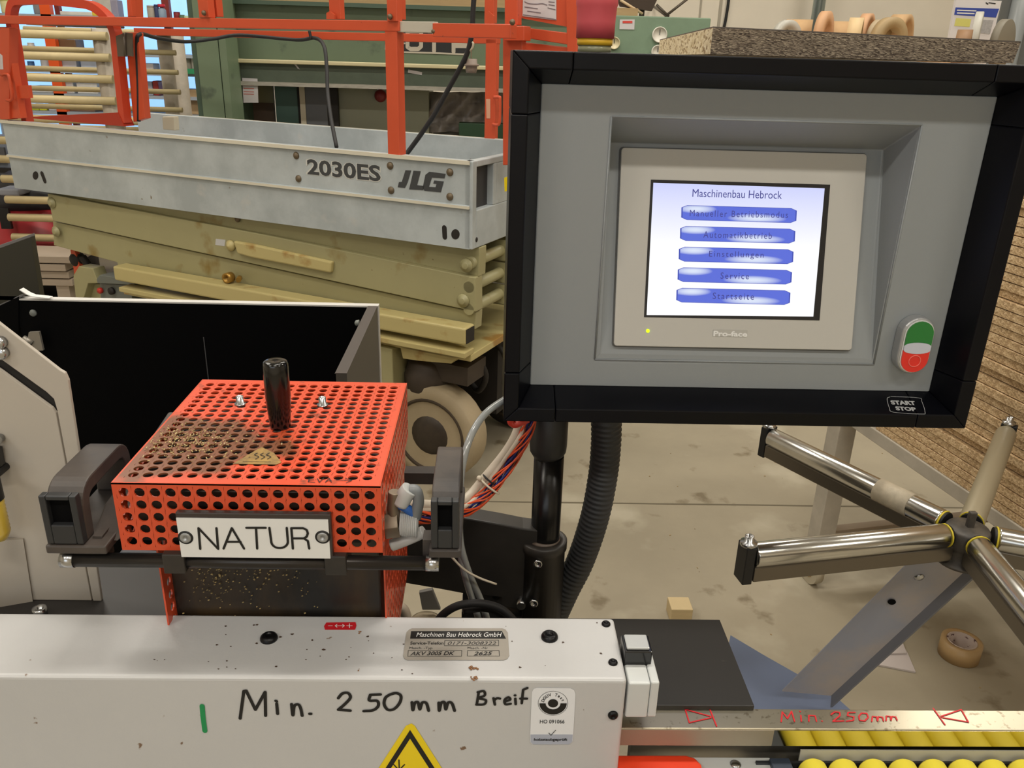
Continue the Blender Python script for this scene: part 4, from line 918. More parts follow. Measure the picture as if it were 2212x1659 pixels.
m=MB(); q=[at(1578,1372,Z=.26),at(1650,1415,Z=.26),at(1800,1500,Z=.26),at(1850,1545,Z=.26),at(1640,1560,Z=.26),at(1560,1460,Z=.26)]
m.prism(q,(0,0,-.006)); m.build('foot_blade',mat('blue_grey_foot',(98,110,136),.5),st)
fz=(P1+P2)/2; MB().box(fz.x-.05,fz.x+.03,fz.y-.03,fz.y+.02,0,.254).build('foot_post',M_leg,st)
MB().box(fz.x-.2,fz.x+.25,fz.y-.05,fz.y+.03,0,.012).build('foot_base',M_leg,st)


# ================================================================ CART WITH PANEL STACKS
M_cart=mat('grubby_white_cart_paint',(182,174,160),.55,n=.14,nscale=14)
zc_=.60; E0=at(1900,935,Z=zc_); E1=at(2212,1145,Z=zc_); eu=(E1-E0).normalized(); en=V((-eu.y,eu.x,0)); en=en if en.x>0 else -en
ct=thing('panel_cart','white steel cart on casters under the chipboard stacks','cart',(E0.x,E0.y,0))
def cq(s,k,z): return E0+eu*s+en*k+V((0,0,z-E0.z))
m=MB(); m.obox(cq(-.35,0,zc_),eu*1.3,en*.04,(0,0,-.035)); m.obox(cq(-.35,.75,zc_),eu*1.3,en*.04,(0,0,-.035)); m.obox(cq(-.35,.04,zc_),eu*.04,en*.71,(0,0,-.035)); m.obox(cq(.9,.04,zc_),eu*.04,en*.71,(0,0,-.035)); m.build('deck_frame',M_cart,ct,bevel=.002)
lt=at(1805,940,Z=zc_-.03); g=V((at(1757,1252,Z=0).x,at(1757,1252,Z=0).y,0))
sl=(V((1.012,2.13,0))-V((E0.x,E0.y,0))).dot(eu)
def caster(s,k):
    o=cq(s,k,0); m=MB(); wc=o+V((0,0,.045)); m.cyl(wc-en*.013,wc+en*.013,.045,20); m.build('caster_wheel',mat('ivory_caster',(182,172,150),.5),ct)
    m=MB(); m.cyl(wc-en*.015,wc+en*.015,.022,14); m.build('caster_hub',mat('tan_caster_hub',(150,124,80),.5),ct)
    m=MB(); m.obox(o-en*.02-eu*.02+V((0,0,.045)),en*.003,eu*.04,(0,0,.065)); m.obox(o+en*.017-eu*.02+V((0,0,.045)),en*.003,eu*.04,(0,0,.065)); m.obox(o-en*.03-eu*.035+V((0,0,.108)),en*.06,eu*.07,(0,0,.005)); m.build('caster_fork',M_zinc,ct)
for s,k in ((-.19,.02),(.88,.02),(-.19,.72),(.88,.72)):
    caster(s,k); m=MB(); m.obox(cq(s-.028,k-.02,.113),eu*.056,en*.056,(0,0,zc_-.035-.113)); m.build('leg',M_cart,ct,bevel=.002)
m=MB(); m.obox(cq(-.20,.04,.19),eu*.03,en*.66,(0,0,-.03)); m.obox(cq(.87,.04,.19),eu*.03,en*.66,(0,0,-.03)); m.build('lower_rail',mat('brown_grey_rail',(142,126,106),.6),ct)
mc=bpy.data.materials.new('raw_chipboard'); mc.use_nodes=True; nt,b=nodes(mc); b.inputs['Roughness'].default_value=.8
tc=nt.nodes.new('ShaderNodeTexCoord'); mp=nt.nodes.new('ShaderNodeMapping'); mp.inputs['Scale'].default_value=(230,230,330); nt.links.new(tc.outputs['Object'],mp.inputs[0])
vo=nt.nodes.new('ShaderNodeTexVoronoi'); vo.inputs['Scale'].default_value=1.2; nt.links.new(mp.outputs[0],vo.inputs['Vector'])
sp=nt.nodes.new('ShaderNodeSeparateColor'); nt.links.new(vo.outputs['Color'],sp.inputs[0])
rp=nt.nodes.new('ShaderNodeValToRGB'); e=rp.color_ramp.elements; e[0].position=0; e[0].color=srgb((160,130,94)); e[1].position=1; e[1].color=srgb((226,200,160)); x=e.new(.5); x.color=srgb((196,166,124))
nt.links.new(sp.outputs[0],rp.inputs[0]); nt.links.new(rp.outputs[0],b.inputs['Base Color'])
rnd=random.Random(4)
def stack(s0,s1,zt_,kk,lab,grp):
    me=None; z=zc_+.001; i=0
    def nth(k): return str(k)+('th' if 10<k%100<14 else {1:'st',2:'nd',3:'rd'}.get(k%10,'th'))
    while z<zt_:
        th=.0192
        if me is None:
            m=MB(); m.box(0,s1-s0,0,.7,0,th-.0024); o=m.build('chipboard_sheet',mc,None); me=o
        else: o=me.copy(); COL.objects.link(o)
        j=rnd.uniform(-.006,.006); P=cq(s0+j,.004+rnd.uniform(0,.008)+(.012 if i%9==5 else 0),z)
        o.location=P; o.rotation_euler=(0,0,math.atan2(eu.y,eu.x))
        tag(o,lab%('lowest' if i==0 else nth(i+1)+' from the bottom'),'chipboard panel',grp); z+=th; i+=1
# local +y of a panel must point along en
SG=1 if V((-eu.y,eu.x,0)).dot(en)>0 else -1
stack(-.03+.01,.95,1.44,0,'raw chipboard panel, %s of the near stack on the white cart','chipboard panels of the near stack')
stack(-.34,-.055,1.30,0,'raw chipboard panel, %s of the far stack on the white cart','chipboard panels of the far stack')

# ================================================================ SMALL THINGS ON THE FLOOR
tr=thing('tape_roll','brown packing tape roll lying on the floor','tape',tuple(at(2075,1400,Z=0)))
tcx=at(2074,1415,Z=.0); r=.052; c=V((at(2074,1400,Z=.025).x,at(2074,1400,Z=.025).y,0)); MB().lathe(c+V((0,0,.001)),(0,0,1),[(.038,0),(r,0),(r,.05),(.038,.05),(.038,0)],32).build('tape',mat('brown_tape',(182,150,104),.4,n=.06,nscale=40),tr)
MB().lathe(c+V((0,0,.001)),(0,0,1),[(.034,.0),(.0378,.0),(.0378,.0505),(.034,.0505),(.034,0)],32).build('cardboard_core',mat('core_paper',(190,172,160),.8,spots=[((90,60,60),60,.6,.05)]),tr)
pf=thing('paper_scrap','pale cut laminate offcut on the floor beside the tape roll','offcut',tuple(at(1930,1420,Z=0)))
m=MB(); m.prism([at(x,y,Z=.006) for x,y in ((1942,1378),(1960,1409),(1978,1451),(1890,1434),(1900,1410))],(0,0,-.005)); m.build('offcut_sheet',mat('pale_laminate',(190,180,176),.6),pf)
m=MB(); m.prism([at(x,y,Z=.012) for x,y in ((1940,1358),(1958,1410),(1905,1412),(1912,1385))],(0,0,-.005)); m.build('offcut_top',MATS['pale_laminate'],pf)
wk=thing('wood_block','small pale wooden block on the floor behind the black plate','wood block',tuple(at(1468,1340,Z=0)))
a=at(1446,1340,Z=0); b=at(1492,1340,Z=0); MB().box(a.x,b.x,a.y-.01,a.y+.05,0,.045).build('block',mat('pale_raw_wood',(212,190,146),.7,n=.1,nscale=6,stretch=(1,1,8)),wk,bevel=.002)
rnd=random.Random(9)
m=MB()
for k in range(60):
    x,y=rnd.uniform(900,2200),rnd.uniform(930,1500); p=at(x,y,Z=.001); s=rnd.uniform(.002,.009); a=rnd.uniform(0,PI); m.obox(p,V((math.cos(a),math.sin(a),0))*s,V((-math.sin(a),math.cos(a),0))*s*.4,(0,0,.0015))
tag(m.build('wood_chips',mat('wood_chip',(176,150,108),.8),None,kind='stuff'),'scattered wood chips on the concrete floor','wood chips')
# ================================================================ SCISSOR LIFT
jy=R(-26.78); JX=V((math.cos(jy),math.sin(jy),0)); JK=V((-math.sin(jy),math.cos(jy),0)); JP=V((-.18336,2.71142,0))
def L3(s,k,z): return JP+JX*s+JK*k+V((0,0,z))
def KP(k): return Pl(L3(0,k,0),JK)
def lk(x,y,k):
    P=KP(k)(x,y)-JP; return P.dot(JX),P.z
def lbox(m,s0,s1,k0,k1,z0,z1): return m.obox(L3(s0,k0,z0),JX*(s1-s0),JK*(k1-k0),(0,0,z1-z0))
def lprism(m,pxs,k,th): return m.prism([KP(k)(x,y) for x,y in pxs],JK*th)
M_orange=mat('orange_rail_paint',(206,82,48),.4,n=.07,nscale=4,spots=[((150,60,36),30,.72,.03)])
M_lift=mat('weathered_grey_aluminium',(186,193,195),.5,n=.10,nscale=4,col2=(164,171,173),spots=[((120,104,84),26,.72,.04),((188,188,184),9,.66,.12)])
M_olive=mat('faded_yellow_green_enamel',(164,158,118),.42,n=.05,nscale=3,spots=[((138,118,66),7,.62,.12),((120,106,70),60,.72,.03)])
M_olive2=mat('dirty_yellow_enamel',(190,176,122),.36,spots=[((160,124,66),9,.58,.1)])
M_dark=mat('lift_underside_dark',(34,30,27),.7)
M_rust=mat('dull_bolt_steel',(112,98,78),.5,metal=.4)
li=thing('scissor_lift','lowered scissor lift with grey platform, orange rails and yellow green arms','scissor lift',tuple(L3(-.9,.35,0)))
# platform side board (profile along the length)
def board(name,k,s0,s1,z0=.907,z1=1.185,sgn=1):
    m=MB(); t=.006*sgn
    prof=[(0,z0),(0,1.036),(-.008*sgn,1.038),(-.008*sgn,1.046),(0,1.048),(0,z1-.014),(-.006*sgn,z1-.012),(-.006*sgn,z1),(.030*sgn,z1),(.030*sgn,z0)]
    m.prism([L3(s0,k+a,z) for a,z in prof],JX*(s1-s0)); o=m.build(name,M_lift,li)
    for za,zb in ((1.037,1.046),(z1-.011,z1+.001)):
        q=MB(); lbox(q,s0-.001,s1+.001,k-.0095*sgn,k-.003*sgn,za,zb); q.build('edge_lip',mat('worn_highlight_lip',(214,208,190),.4),o)  # cream strips paint the highlight lines on lip and ridge, with worn edges
    return o
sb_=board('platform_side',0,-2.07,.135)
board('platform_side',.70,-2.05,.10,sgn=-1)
m=MB(); lbox(m,-2.05,.12,.03,.67,.92,.95); m.build('platform_deck',M_lift,li)
# end board with dark pocket
m=MB()
for a in ((.115,.145,.0,.028,.907,1.185),(.115,.145,.028,.67,.907,1.03),(.115,.145,.028,.67,1.165,1.185),(.115,.145,.145,.17,1.03,1.165),(.115,.145,.17,.70,1.03,1.165)): lbox(m,*a)
m.build('platform_end',M_lift,li,bevel=.003)
m=MB(); lbox(m,.118,.122,.028,.15,1.03,1.165); m.build('end_pocket',mat('pocket_dark_grey',(52,52,54),.6),li)
m=MB(); lprism(m,[(1089,384),(1097,381),(1099,412),(1090,414)],0.1,.003); m.build('yellow_sticker',M_yellow,li)
m=MB(); m.lathe(L3(.145,.03,.935),JX,[(.008,0),(.008,.0008),(0,.0008)],14); m.build('round_hole',M_dark,li)
fk=KP(0)
for cx_,cy_,rx,ry in ((77,379,6,9),(984,506,9,11)):
    m=MB(); m.prism(fpoly(fk,(cx_,cy_),rx,ry,lift=.0004),JK*-.0005); m.build('round_hole',M_dark,li)
for x0_,y0_,x1_,y1_,wd in ((91,375,97,391,7),(960,492,961,512,10)):
    m=MB(); strokes(m,fk,[[(x0_,y0_),(x1_,y1_)]],wd,.0008); m.build('slot_hole',M_dark,li)
for x,y in ((640,336),(645,386),(843,358),(845,411),(972,372),(972,425),(513,473)):
    k_=0 if y<450 else .045
    m=MB(); m.lathe(KP(k_)(x,y),-JK,[(.0125,0),(.0125,.002),(.009,.006),(0,.008)],14); m.build('bolt_head',M_rust,li)
M_lett=mat('charcoal_decal',(62,64,66),.6); M_lettw=mat('white_decal_backing',(206,206,200),.6)
m=MB(); lettering(m,'2030ES',fk,(662,377),(825,395),(662,341),lift=.0008,bold=.065); m.build('decal_backing',M_lettw,li)
m=MB(); lettering(m,'2030ES',fk,(665,376.5),(823,392.5),(665,343),lift=.0014,bold=.03); m.build('decal_lettering',M_lett,li,label='dark number lettering 2030ES')
m=MB()
def c2(pts): return [(540+x/3.8138,y/3.8138) for x,y in pts]
# slanted block logo
def poly2(m,pts,lift=.0012): m.add([fk(x,y,lift) for x,y in c2(pts)],[tuple(range(len(pts)))])
poly2(m,[(1282,1402),(1330,1404),(1300,1500),(1278,1548),(1218,1542),(1228,1500),(1252,1498)])
poly2(m,[(1348,1406),(1408,1410),(1378,1525),(1440,1532),(1428,1566),(1312,1560)])
poly2(m,[(1446,1440),(1480,1414),(1614,1432),(1604,1470),(1500,1462),(1476,1538),(1530,1542),(1538,1515),(1510,1512),(1520,1486),(1598,1494),(1574,1584),(1440,1572),(1424,1548)])
m.build('decal_logo',M_lett,li,label='dark slanted three letter logo')
m=MB(); lprism(m,[(660,342),(664,342),(664,342.5)],-.001,.0005)
# olive scissor arms
def c4(pts): return [(540+x/3.8138,400+y/3.8138) for x,y in pts]
def c3(pts): return [(x/3.95,400+y/3.95) for x,y in pts]
arm1=[(106,416)]+[(560,440),(1036,535)]+[(1036,550),(1034,598),(560,503)]+[(300,454)]
arm2=[(102,418),(300,456),(560,505),(1027,600),(1028,674),(560,573),(330,524),(114,477)]
arm3=[(114,478),(330,525),(560,574),(1028,675),(1026,712),(560,640),(255,585),(253,567),(116,530)]
for nm,pg,k0 in (('scissor_arm',arm1,.05),('scissor_arm',arm2,.03),('scissor_arm',arm3,.045)):
    m=MB(); lprism(m,pg,k0,.05); m.build(nm,M_olive,li,bevel=.003)
for k0 in (.26,.55):                           # inner arms seen end on at the right
    m=MB()
    for z0,z1 in ((.815,.89),(.735,.81),(.655,.73)): lbox(m,-1.8,.168-.0*z0,k0,k0+.006,z0,z1); lbox(m,-1.8,.168,k0,k0+.05,z0,z0+.004)
    m.build('scissor_arm',M_olive,li)
m=MB()
for z in (.853,.772,.695): m.cyl(L3(.118,.03,z),L3(.118,.58,z),.020,14)
m.build('cross_tube',M_olive,li)
for x,y in ((1008,573),(1001,649),(113,438),(122,500)):
    c=KP(.03)(x,y); m=MB(); m.lathe(c,-JK,[(.023,0),(.023,.005),(.018,.007),(.018,.009),(.012,.009),(.012,.013),(.010,.014),(0,.014)],18); m.build('pivot_pin',M_olive,li)
c=KP(.03)(500,530); m=MB(); m.lathe(c,-JK,[(.021,0),(.021,.008),(.014,.014),(0,.022)],18); m.build('pivot_pin',M_olive2,li)
m=MB(); lprism(m,[(503,521),(540,527),(716,566),(714,590),(540,556),(512,548)],.012,.02); m.build('stop_bar',M_olive2,li,bevel=.006)
c=KP(.02)(500,598); m=MB(); m.lathe(c,-JK,[(.020,0),(.020,.03),(.013,.03),(.013,.01),(0,.01)],16); c=KP(.02)(518,600); m.cyl(c,c-JK*.03+JX*.02,.010,12); m.build('brass_fitting',mat('tarnished_brass_bit',(168,130,60),.35,metal=.6),li)
m=MB(); lprism(m,[(466,516),(487,518),(485,532),(465,529)],.029,.001); m.build('sticker',mat('grey_sticker',(196,196,196),.5),li)
# base beam and chassis
m=MB(); s0,z0=lk(252,572,-.01); lbox(m,-1.5,.14,-.035,.035,.588,.648); m.build('base_beam',M_olive2,li,bevel=.008,seg=3)
m=MB(); lbox(m,.1402,.142,-.028,.028,.592,.642); m.build('beam_mouth',M_dark,li)
m=MB(); lbox(m,-1.5,.145,.0,.72,.520,.546); lbox(m,-1.47,.145,-.045,.02,.546,.566); m.build('chassis_deck',M_olive2,li,bevel=.003)
m=MB(); lbox(m,-1.35,-.16,-.02,.66,.10,.52); m.build('chassis_body',M_olive,li,bevel=.004)
m=MB(); lprism(m,[(863,746),(900,752),(1012,770),(985,775),(975,786),(905,780),(870,775)],.0,.3); m.build('axle_housing',M_olive2,li,bevel=.003)
def wheel(c,ax,r,wd,mt,mr,par):
    m=MB(); m.lathe(c-ax*wd*0,ax,[(r*.70,0),(r*.78,-.006),(r*.97,0),(r,.012),(r,wd-.012),(r*.97,wd),(r*.7,wd)],36); m.build('tyre',mt,par)
    m=MB(); m.lathe(c,ax,[(0,.05),(r*.36,.05),(r*.36,.022),(r*.40,.020),(r*.66,.012),(r*.72,.000),(r*.72,wd)],30)
    m.build('rim',mr,par)
    m=MB(); m.lathe(c,ax,[(0,-.014),(r*.22,-.012),(r*.40,.0),(r*.50,.03)],20); m.build('hub_cap',mat('greasy_hub',(58,48,38),.55,n=.3,nscale=30),par)
    m=MB(); e_=ax.orthogonal().normalized(); f_=ax.cross(e_); m.tube([c+(e_*math.cos(2*PI*j/36)+f_*math.sin(2*PI*j/36))*r*.735-ax*.002 for j in range(36)],.007,6,closed=True); m.build('rim_seam',mat('dark_brown_ring',(62,50,36),.8),par)  # dark brown ring along the groove between tyre and rim
    for i in range(5):
        a=2*PI*i/5+.3; m=MB(); e=ax.orthogonal().normalized(); f=ax.cross(e); m.lathe(c+(e*math.cos(a)+f*math.sin(a))*r*.58+ax*.014,-ax,[(.010,0),(.010,.008),(0,.010)],8); m.build('lug_nut',M_rust,par)
M_tyre=mat('dusty_pale_tyre',(168,152,124),.7,n=.1,nscale=8)
M_rim=mat('dusty_wheel_rim',(122,110,88),.6,n=.15,nscale=14)
wc=KP(.02)(928,955); wheel(V((wc.x,wc.y,.195)),JK,.190,.10,M_tyre,M_rim,li)
m=MB(); c=KP(.10)(925,800); m.lathe(c+V((0,0,-.06)),(0,0,1),[(.05,-.03),(.085,0),(.088,.05),(.07,.10),(.04,.12)],22); lbox(m,-.12,.10,.06,.20,.40,.47); m.build('steering_knuckle',mat('greasy_brown_casting',(66,56,48),.6,n=.2,nscale=12),li)
wc=L3(.02,.60,.19); wheel(wc,JK,.185,.10,M_dark,mat('dark_rim',(58,54,48),.6),li)
m=MB(); lbox(m,-.16,.10,.30,.60,.20,.50); lbox(m,.0,.12,.35,.55,.42,.51); m.tube(smoothpath([L3(.05,.18,.50),L3(.10,.2,.40),L3(.06,.22,.32),L3(.0,.24,.36)]),.012,8); m.tube(smoothpath([L3(.08,.3,.50),L3(.13,.3,.44),L3(.13,.3,.33)]),.010,8); m.build('drive_unit',M_dark,li)
for s in (-1.6,): 
    wc=L3(s,.02,.19); wheel(wc,JK,.185,.10,M_tyre,M_rim,li); wheel(L3(s,.60,.19),JK,.185,.10,M_dark,MATS['dark_rim'],li)
# left end gear
m=MB(); lprism(m,[(152,540),(160,538),(178,592),(162,600)],.1,.02); m.build('orange_bracket',M_orange,li)
m=MB(); lprism(m,[(158,596),(170,575),(200,580),(212,612),(190,612),(176,660),(165,660)],.05,.06); lprism(m,[(190,611),(275,620),(275,660),(200,660)],.09,.02); m.build('end_bracket',M_olive,li,bevel=.003)
m=MB(); lprism(m,[(208,603),(215,594),(290,604),(290,616),(210,612)],.04,.1); lprism(m,[(215,612),(285,616),(285,660),(218,660)],.06,.08); m.build('control_box',mat('grey_control_box',(110,114,108),.5),li,bevel=.003)
c=KP(.05)(219,627); m=MB(); m.lathe(c,-JK,[(.013,0),(.013,.012),(.010,.016),(0,.018)],16); m.build('red_button',mat('dim_red_button',(190,50,40),.35),li,label='small red stop button')
c=KP(.055)(243,628); m=MB(); m.lathe(c,-JK,[(.016,0),(.016,.012),(0,.013)],14); m.build('key_switch',M_dark,li)
m=MB(); c=KP(.12)(168,560); m.sphere(c,.035,8); m.tube(smoothpath([KP(.12)(178,555),KP(.12)(190,575),KP(.12)(178,595)]),.018,8); m.build('black_motor',M_dark,li)
# ---- rails (orange)
def post(s0,s1,k0,k1,z0,z1,name='guard_post'): m=MB(); lbox(m,s0,s1,k0,k1,z0,z1); return m.build(name,M_orange,li,bevel=.002)
def pxpost(x0,x1,yt,yb,k,th=.035,name='guard_post'):
    s0,zb=lk(x0,yb,k); s1,_=lk(x1,yb,k); zt=lk((x0+x1)/2,yt,k)[1]; return post(s0,s1,k,k+th,zb,zt,name)
pxpost(838,863,60,337,-.006,.04)
pxpost(836,858,-30,46,-.015,.03); pxpost(846,866,-30,42,.02,.03)
# front rail
s1,_=lk(863,58,-.006); post(-2.6,s1,-.008,.03,1.553,1.583,'guard_rail')
s0,_=lk(866,58,-.004); s1b,_=lk(937,58,-.004)
m=MB(); lbox(m,s0-.02,s1b,-.002,.024,1.551,1.582); m.build('rail_slide',mat('scuffed_pale_tube',(190,184,170),.45,spots=[((206,90,50),12,.55,.04)]),li,bevel=.002)
s2,_=lk(1105,70,-.008); post(s1b,s2,-.012,.028,1.540,1.578,'guard_rail')
c=KP(-.008)(937,68); m=MB(); m.lathe(c,-JK,[(.007,0),(.006,.005),(0,.006)],10); m.build('rail_pin',M_rust,li)
# rear rail and posts
post(-2.03,-.13,.70,.735,1.532,1.562,'guard_rail')
pxpost(1046,1068,84,308,.70,.03)
pxpost(1046,1066,-30,50,.70,.03)
pxpost(712,736,-30,41,.70,.03)
pxpost(430,452,-30,38,-.012,.03); pxpost(450,470,-30,36,.03,.03)
m=MB(); lprism(m,[(705,28),(712,24),(722,32),(722,41),(705,41)],.68,.01); lprism(m,[(1047,30),(1055,24),(1066,34),(1066,54),(1047,54)],.68,.01); m.build('rail_socket',M_orange,li)
# right corner / gate frame
kk=.30
s0,_=lk(1087,340,kk); s1,_=lk(1127,340,kk)
def eb(x0,x1,y0,y1,k,th=.03,name='guard_post',mt=None):
    m=MB(); a=KP(k)(x0,y0); b=KP(k)(x1,y0); c=KP(k)((x0+x1)/2,y1)
    m.prism([KP(k)(x0,y0),KP(k)(x1,y0),KP(k)(x1,y1),KP(k)(x0,y1)],JK*th); return m.build(name,mt or M_orange,li,bevel=.002)
eb(1086,1128,78,357,.12,.03); eb(1090,1118,-40,54,.12,.03); eb(1088,1132,56,88,.10,.05,'corner_bracket')
# extension deck rails beyond, slanting down to the right
kx=.22
m=MB(); lprism(m,[(1122,-10),(1247,-10),(1247,66),(1236,60),(1130,40),(1122,36)],kx,.02); m.build('sign_board',M_orange,li)
m=MB(); lprism(m,[(1120,58),(1235,72),(1236,98),(1120,80)],kx-.01,.03); lprism(m,[(1120,90),(1240,104),(1240,160),(1120,160)],kx,.03); lprism(m,[(1222,-10),(1250,-10),(1244,160),(1226,160)],kx-.012,.03); m.build('guard_rail',M_orange,li,bevel=.002)
paper=KP(kx-.001)
m=MB(); m.prism([paper(x,y,.0006) for x,y in ((1130,-12),(1202,-12),(1202,44),(1129,35))],JK*-.0005); pn=m.build('notice',mat('white_paper',(206,202,204),.6),li,label='white paper notice with grey print')
m=MB(); strokes(m,paper,[crv([(1134,4),(1144,8),(1160,9),(1172,8),(1182,11)]),[(1134,15),(1162,19)],[(1140,24),(1168,28)],[(1131,32),(1201,42)],[(1186,4),(1198,5)],[(1186,10),(1198,12)],[(1184,17),(1200,21)]],1.6,.002); m.build('grey_print',mat('grey_print',(120,112,118),.6),pn)
# handle on rear post, sticker
c=[KP(.69)(x,y) for x,y in ((1066,210),(1078,210),(1080,216),(1079,262),(1074,270),(1064,268))]
MB().tube(smoothpath(c,4),.006,8).build('grab_handle',M_orange,li)
m=MB(); lprism(m,[(1050,214),(1059,214),(1059,256),(1051,256)],.698,.001); m.build('sticker',mat('pinkish_sticker',(214,160,130),.6),li)
# left gate
g=KP(-.002)
def gp_(pts,r,name='gate_tube',mt=None,k=8): return MB().tube(fillet(pts,.11,k),r,12).build(name,mt or M_orange,li)
kg=.06
K6=KP(kg)
def sq_tube(pts,wd,name='gate_frame',k=.06,f=.1):
    path=fillet([KP(k)(x,y) for x,y in pts],f,7); m=MB(); m.sweep(path,JK*.035,wd); return m.build(name,mat('shaded_orange_paint',(196,66,38),.42),li,bevel=.003)
sq_tube([(60,262),(24,35),(30,3),(90,-1),(208,12),(250,55),(256,120),(271,264)],.030)
eb(0,20,60,258,.0,.04,'gate_post'); 
m=MB(); lprism(m,[(-30,58),(12,58),(45,256),(-30,256)],.01,.03); m.build('gate_post',M_orange,li,bevel=.002)
s0,zb=lk(262,262,.04); 
m=MB(); lprism(m,[(270,70),(296,70),(313,256),(288,264)],.085,.03); m.build('guard_post',M_orange,li,bevel=.002)
m=MB(); lprism(m,[(272,-20),(292,-20),(294,40),(276,40)],.10,.035); lprism(m,[(272,-20),(282,-20),(286,36),(276,36)],.08,.02); m.build('guard_post',M_orange,li,bevel=.002)
m=MB(); lprism(m,[(70,252),(255,243),(268,273),(72,256)],.04,.05); m.build('kick_plate',mat('deep_orange_kick_plate',(168,48,24),.45),li)
M_hinge=mat('grey_steel_hinge',(98,90,80),.45,metal=.4)
m=MB(); lprism(m,[(250,78),(266,72),(267,122),(254,122)],.03,.006); lprism(m,[(270,70),(284,72),(286,122),(272,120)],.03,.006); m.build('hinge_leaf',M_hinge,li)
m=MB(); m.cyl(KP(.028)(268,72),KP(.028)(271,122),.006,10); m.build('hinge_pin',M_hinge,li)
c=[KP(-.01)(x,y) for x,y in ((3,162),(14,160),(20,168),(26,208),(22,217),(14,216))]
MB().tube(smoothpath(c,4),.006,8).build('grab_handle',M_orange,li)
m=MB(); lprism(m,[(28,186),(58,184),(62,212),(32,213)],.02,.02); m.build('gate_latch',M_orange,li)
m=MB(); lprism(m,[(0,116),(5,120),(7,150),(0,150)],-.001,.001); m.build('sticker',MATS['white_paper'],li)
# junction details on rail
for x,y in ((843,36),(1107,48),(441,28)): m=MB(); m.lathe(KP(-.02)(x,y),-JK,[(.009,0),(.007,.006),(0,.008)],10); m.build('rail_bolt',M_rust,li)
m=MB(); lprism(m,[(350,252),(375,252),(377,282),(352,280)],.5,.03); m.build('deck_post',mat('cream_paint',(196,186,164),.5),li,bevel=.003)
# cables on the lift
cb=thing('lift_cable','black cable hanging from the orange rail into the grey platform','cable',tuple(KP(.3)(722,310)))
def cab(pts,r,par,mt=None,name='cable'): return MB().tube(smoothpath([KP(k)(x,y) for x,y,k in pts],6),r,8).build(name,mt or M_rubber,par)
cab([(300,262,.09),(299,180,.09),(296,100,.09),(302,74,.1),(340,82,.3),(400,90,.5),(460,84,.62),(520,76,.68),(640,86,.68),(680,82,.66),(700,100,.6),(706,150,.55),(708,200,.5),(716,260,.4),(727,318,.3)],.0075,cb)
cab([(668,66,.66),(672,84,.66)],.006,cb,name='cable_tie')
c2_=thing('slack_cable','thick black cable slanting down beside the dangling plug','cable',tuple(KP(.3)(880,330)))
cab([(1026,-30,.3),(1022,20,.3),(1020,60,.3),(1016,90,.3),(1005,125,.3),(970,190,.3),(930,260,.28),(880,330,.25),(860,352,.2)],.0085,c2_)
dp=thing('dangling_plug','grey brown plug dangling on a thin string below the upper rail','plug',tuple(KP(.32)(1018,150)))
m=MB(); c=KP(.32)(1018,158); m.lathe(c,(0,0,1),[(.017,0),(.020,.012),(.020,.022),(.026,.023),(.026,.029),(.020,.030),(.019,.046),(0,.046)],18); m.build('plug_body',mat('grimy_plug',(140,126,114),.55,n=.2,nscale=50),dp)
MB().tube([KP(.32)(1018,132),KP(.32)(1018,108),KP(.3)(1021,98)],.0022,6).build('string',mat('pale_string',(190,182,160),.6),dp)
MB().tube(smoothpath([KP(.3)(1012,112),KP(.3)(1020,104),KP(.3)(1022,94),KP(.3)(1017,90)]),.004,6).build('tie',mat('pale_string',(190,182,160),.6),dp)

# ================================================================ GREEN PRESS
M_green=mat('mottled_green_enamel',(112,130,104),.5,n=.06,nscale=5,spots=[((86,100,82),9,.62,.1)])
M_greend=mat('deep_green_enamel',(72,92,76),.5,n=.05,nscale=5)
YR=4.8; pr=PY(YR)
gp=thing('green_press','large old green press frame behind the lift','press',(-.5,5.1,0))
def P2(m,pxs,Y,th): return m.prism([PY(Y)(x,y) for x,y in pxs],(0,th,0))
xa=pr(447,100).x; xb=pr(520,100).x
MB().box(xa,xb-.03,YR-.25,YR+.5,0,2.1).build('column',M_greend,gp,bevel=.004)
MB().box(xa+.03,xb-.04,YR-.262,YR-.25,0,2.1).build('column_face',M_green,gp)
MB().box(xb-.035,xb,YR-.262,YR-.05,0,2.1).build('column_flange',M_green,gp)
zl=pr(540,127).z; zb_=pr(540,175).z; zt_=pr(600,12).z; xr_=pr(1100,140).x+.4
MB().box(xb-.02,xr_,YR,YR+.5,zl,zt_+.0).build('beam_web',M_green,gp)
MB().box(xb-.02,xr_,YR-.07,YR+.01,zl-.02,zl).build('beam_ledge',mat('cream_highlight_ledge',(206,196,156),.4),gp,bevel=.004)  # the ledge's highlight is painted in as cream colour
MB().box(xb-.02,xr_,YR-.03,YR+.4,zb_,zl-.02).build('lower_beam',mat('grimy_green',(84,96,80),.5,n=.2,nscale=6),gp)
MB().box(xb-.02,xr_,YR-.06,YR+.4,zb_-.02,zb_).build('bottom_flange',mat('chalky_flange',(168,164,152),.55,n=.2,nscale=20,stretch=(1,1,6)),gp)
MB().box(xb-.02,xr_,YR-.08,YR+.5,zt_,zt_+.02).build('top_flange',M_greend,gp)
MB().box(xb+.0,xr_,YR-.05,YR+.45,zt_+.02,zt_+.08).build('top_timber',mat('pale_timber_plank',(180,152,110),.7,n=.15,nscale=3,stretch=(1,1,12)),gp)
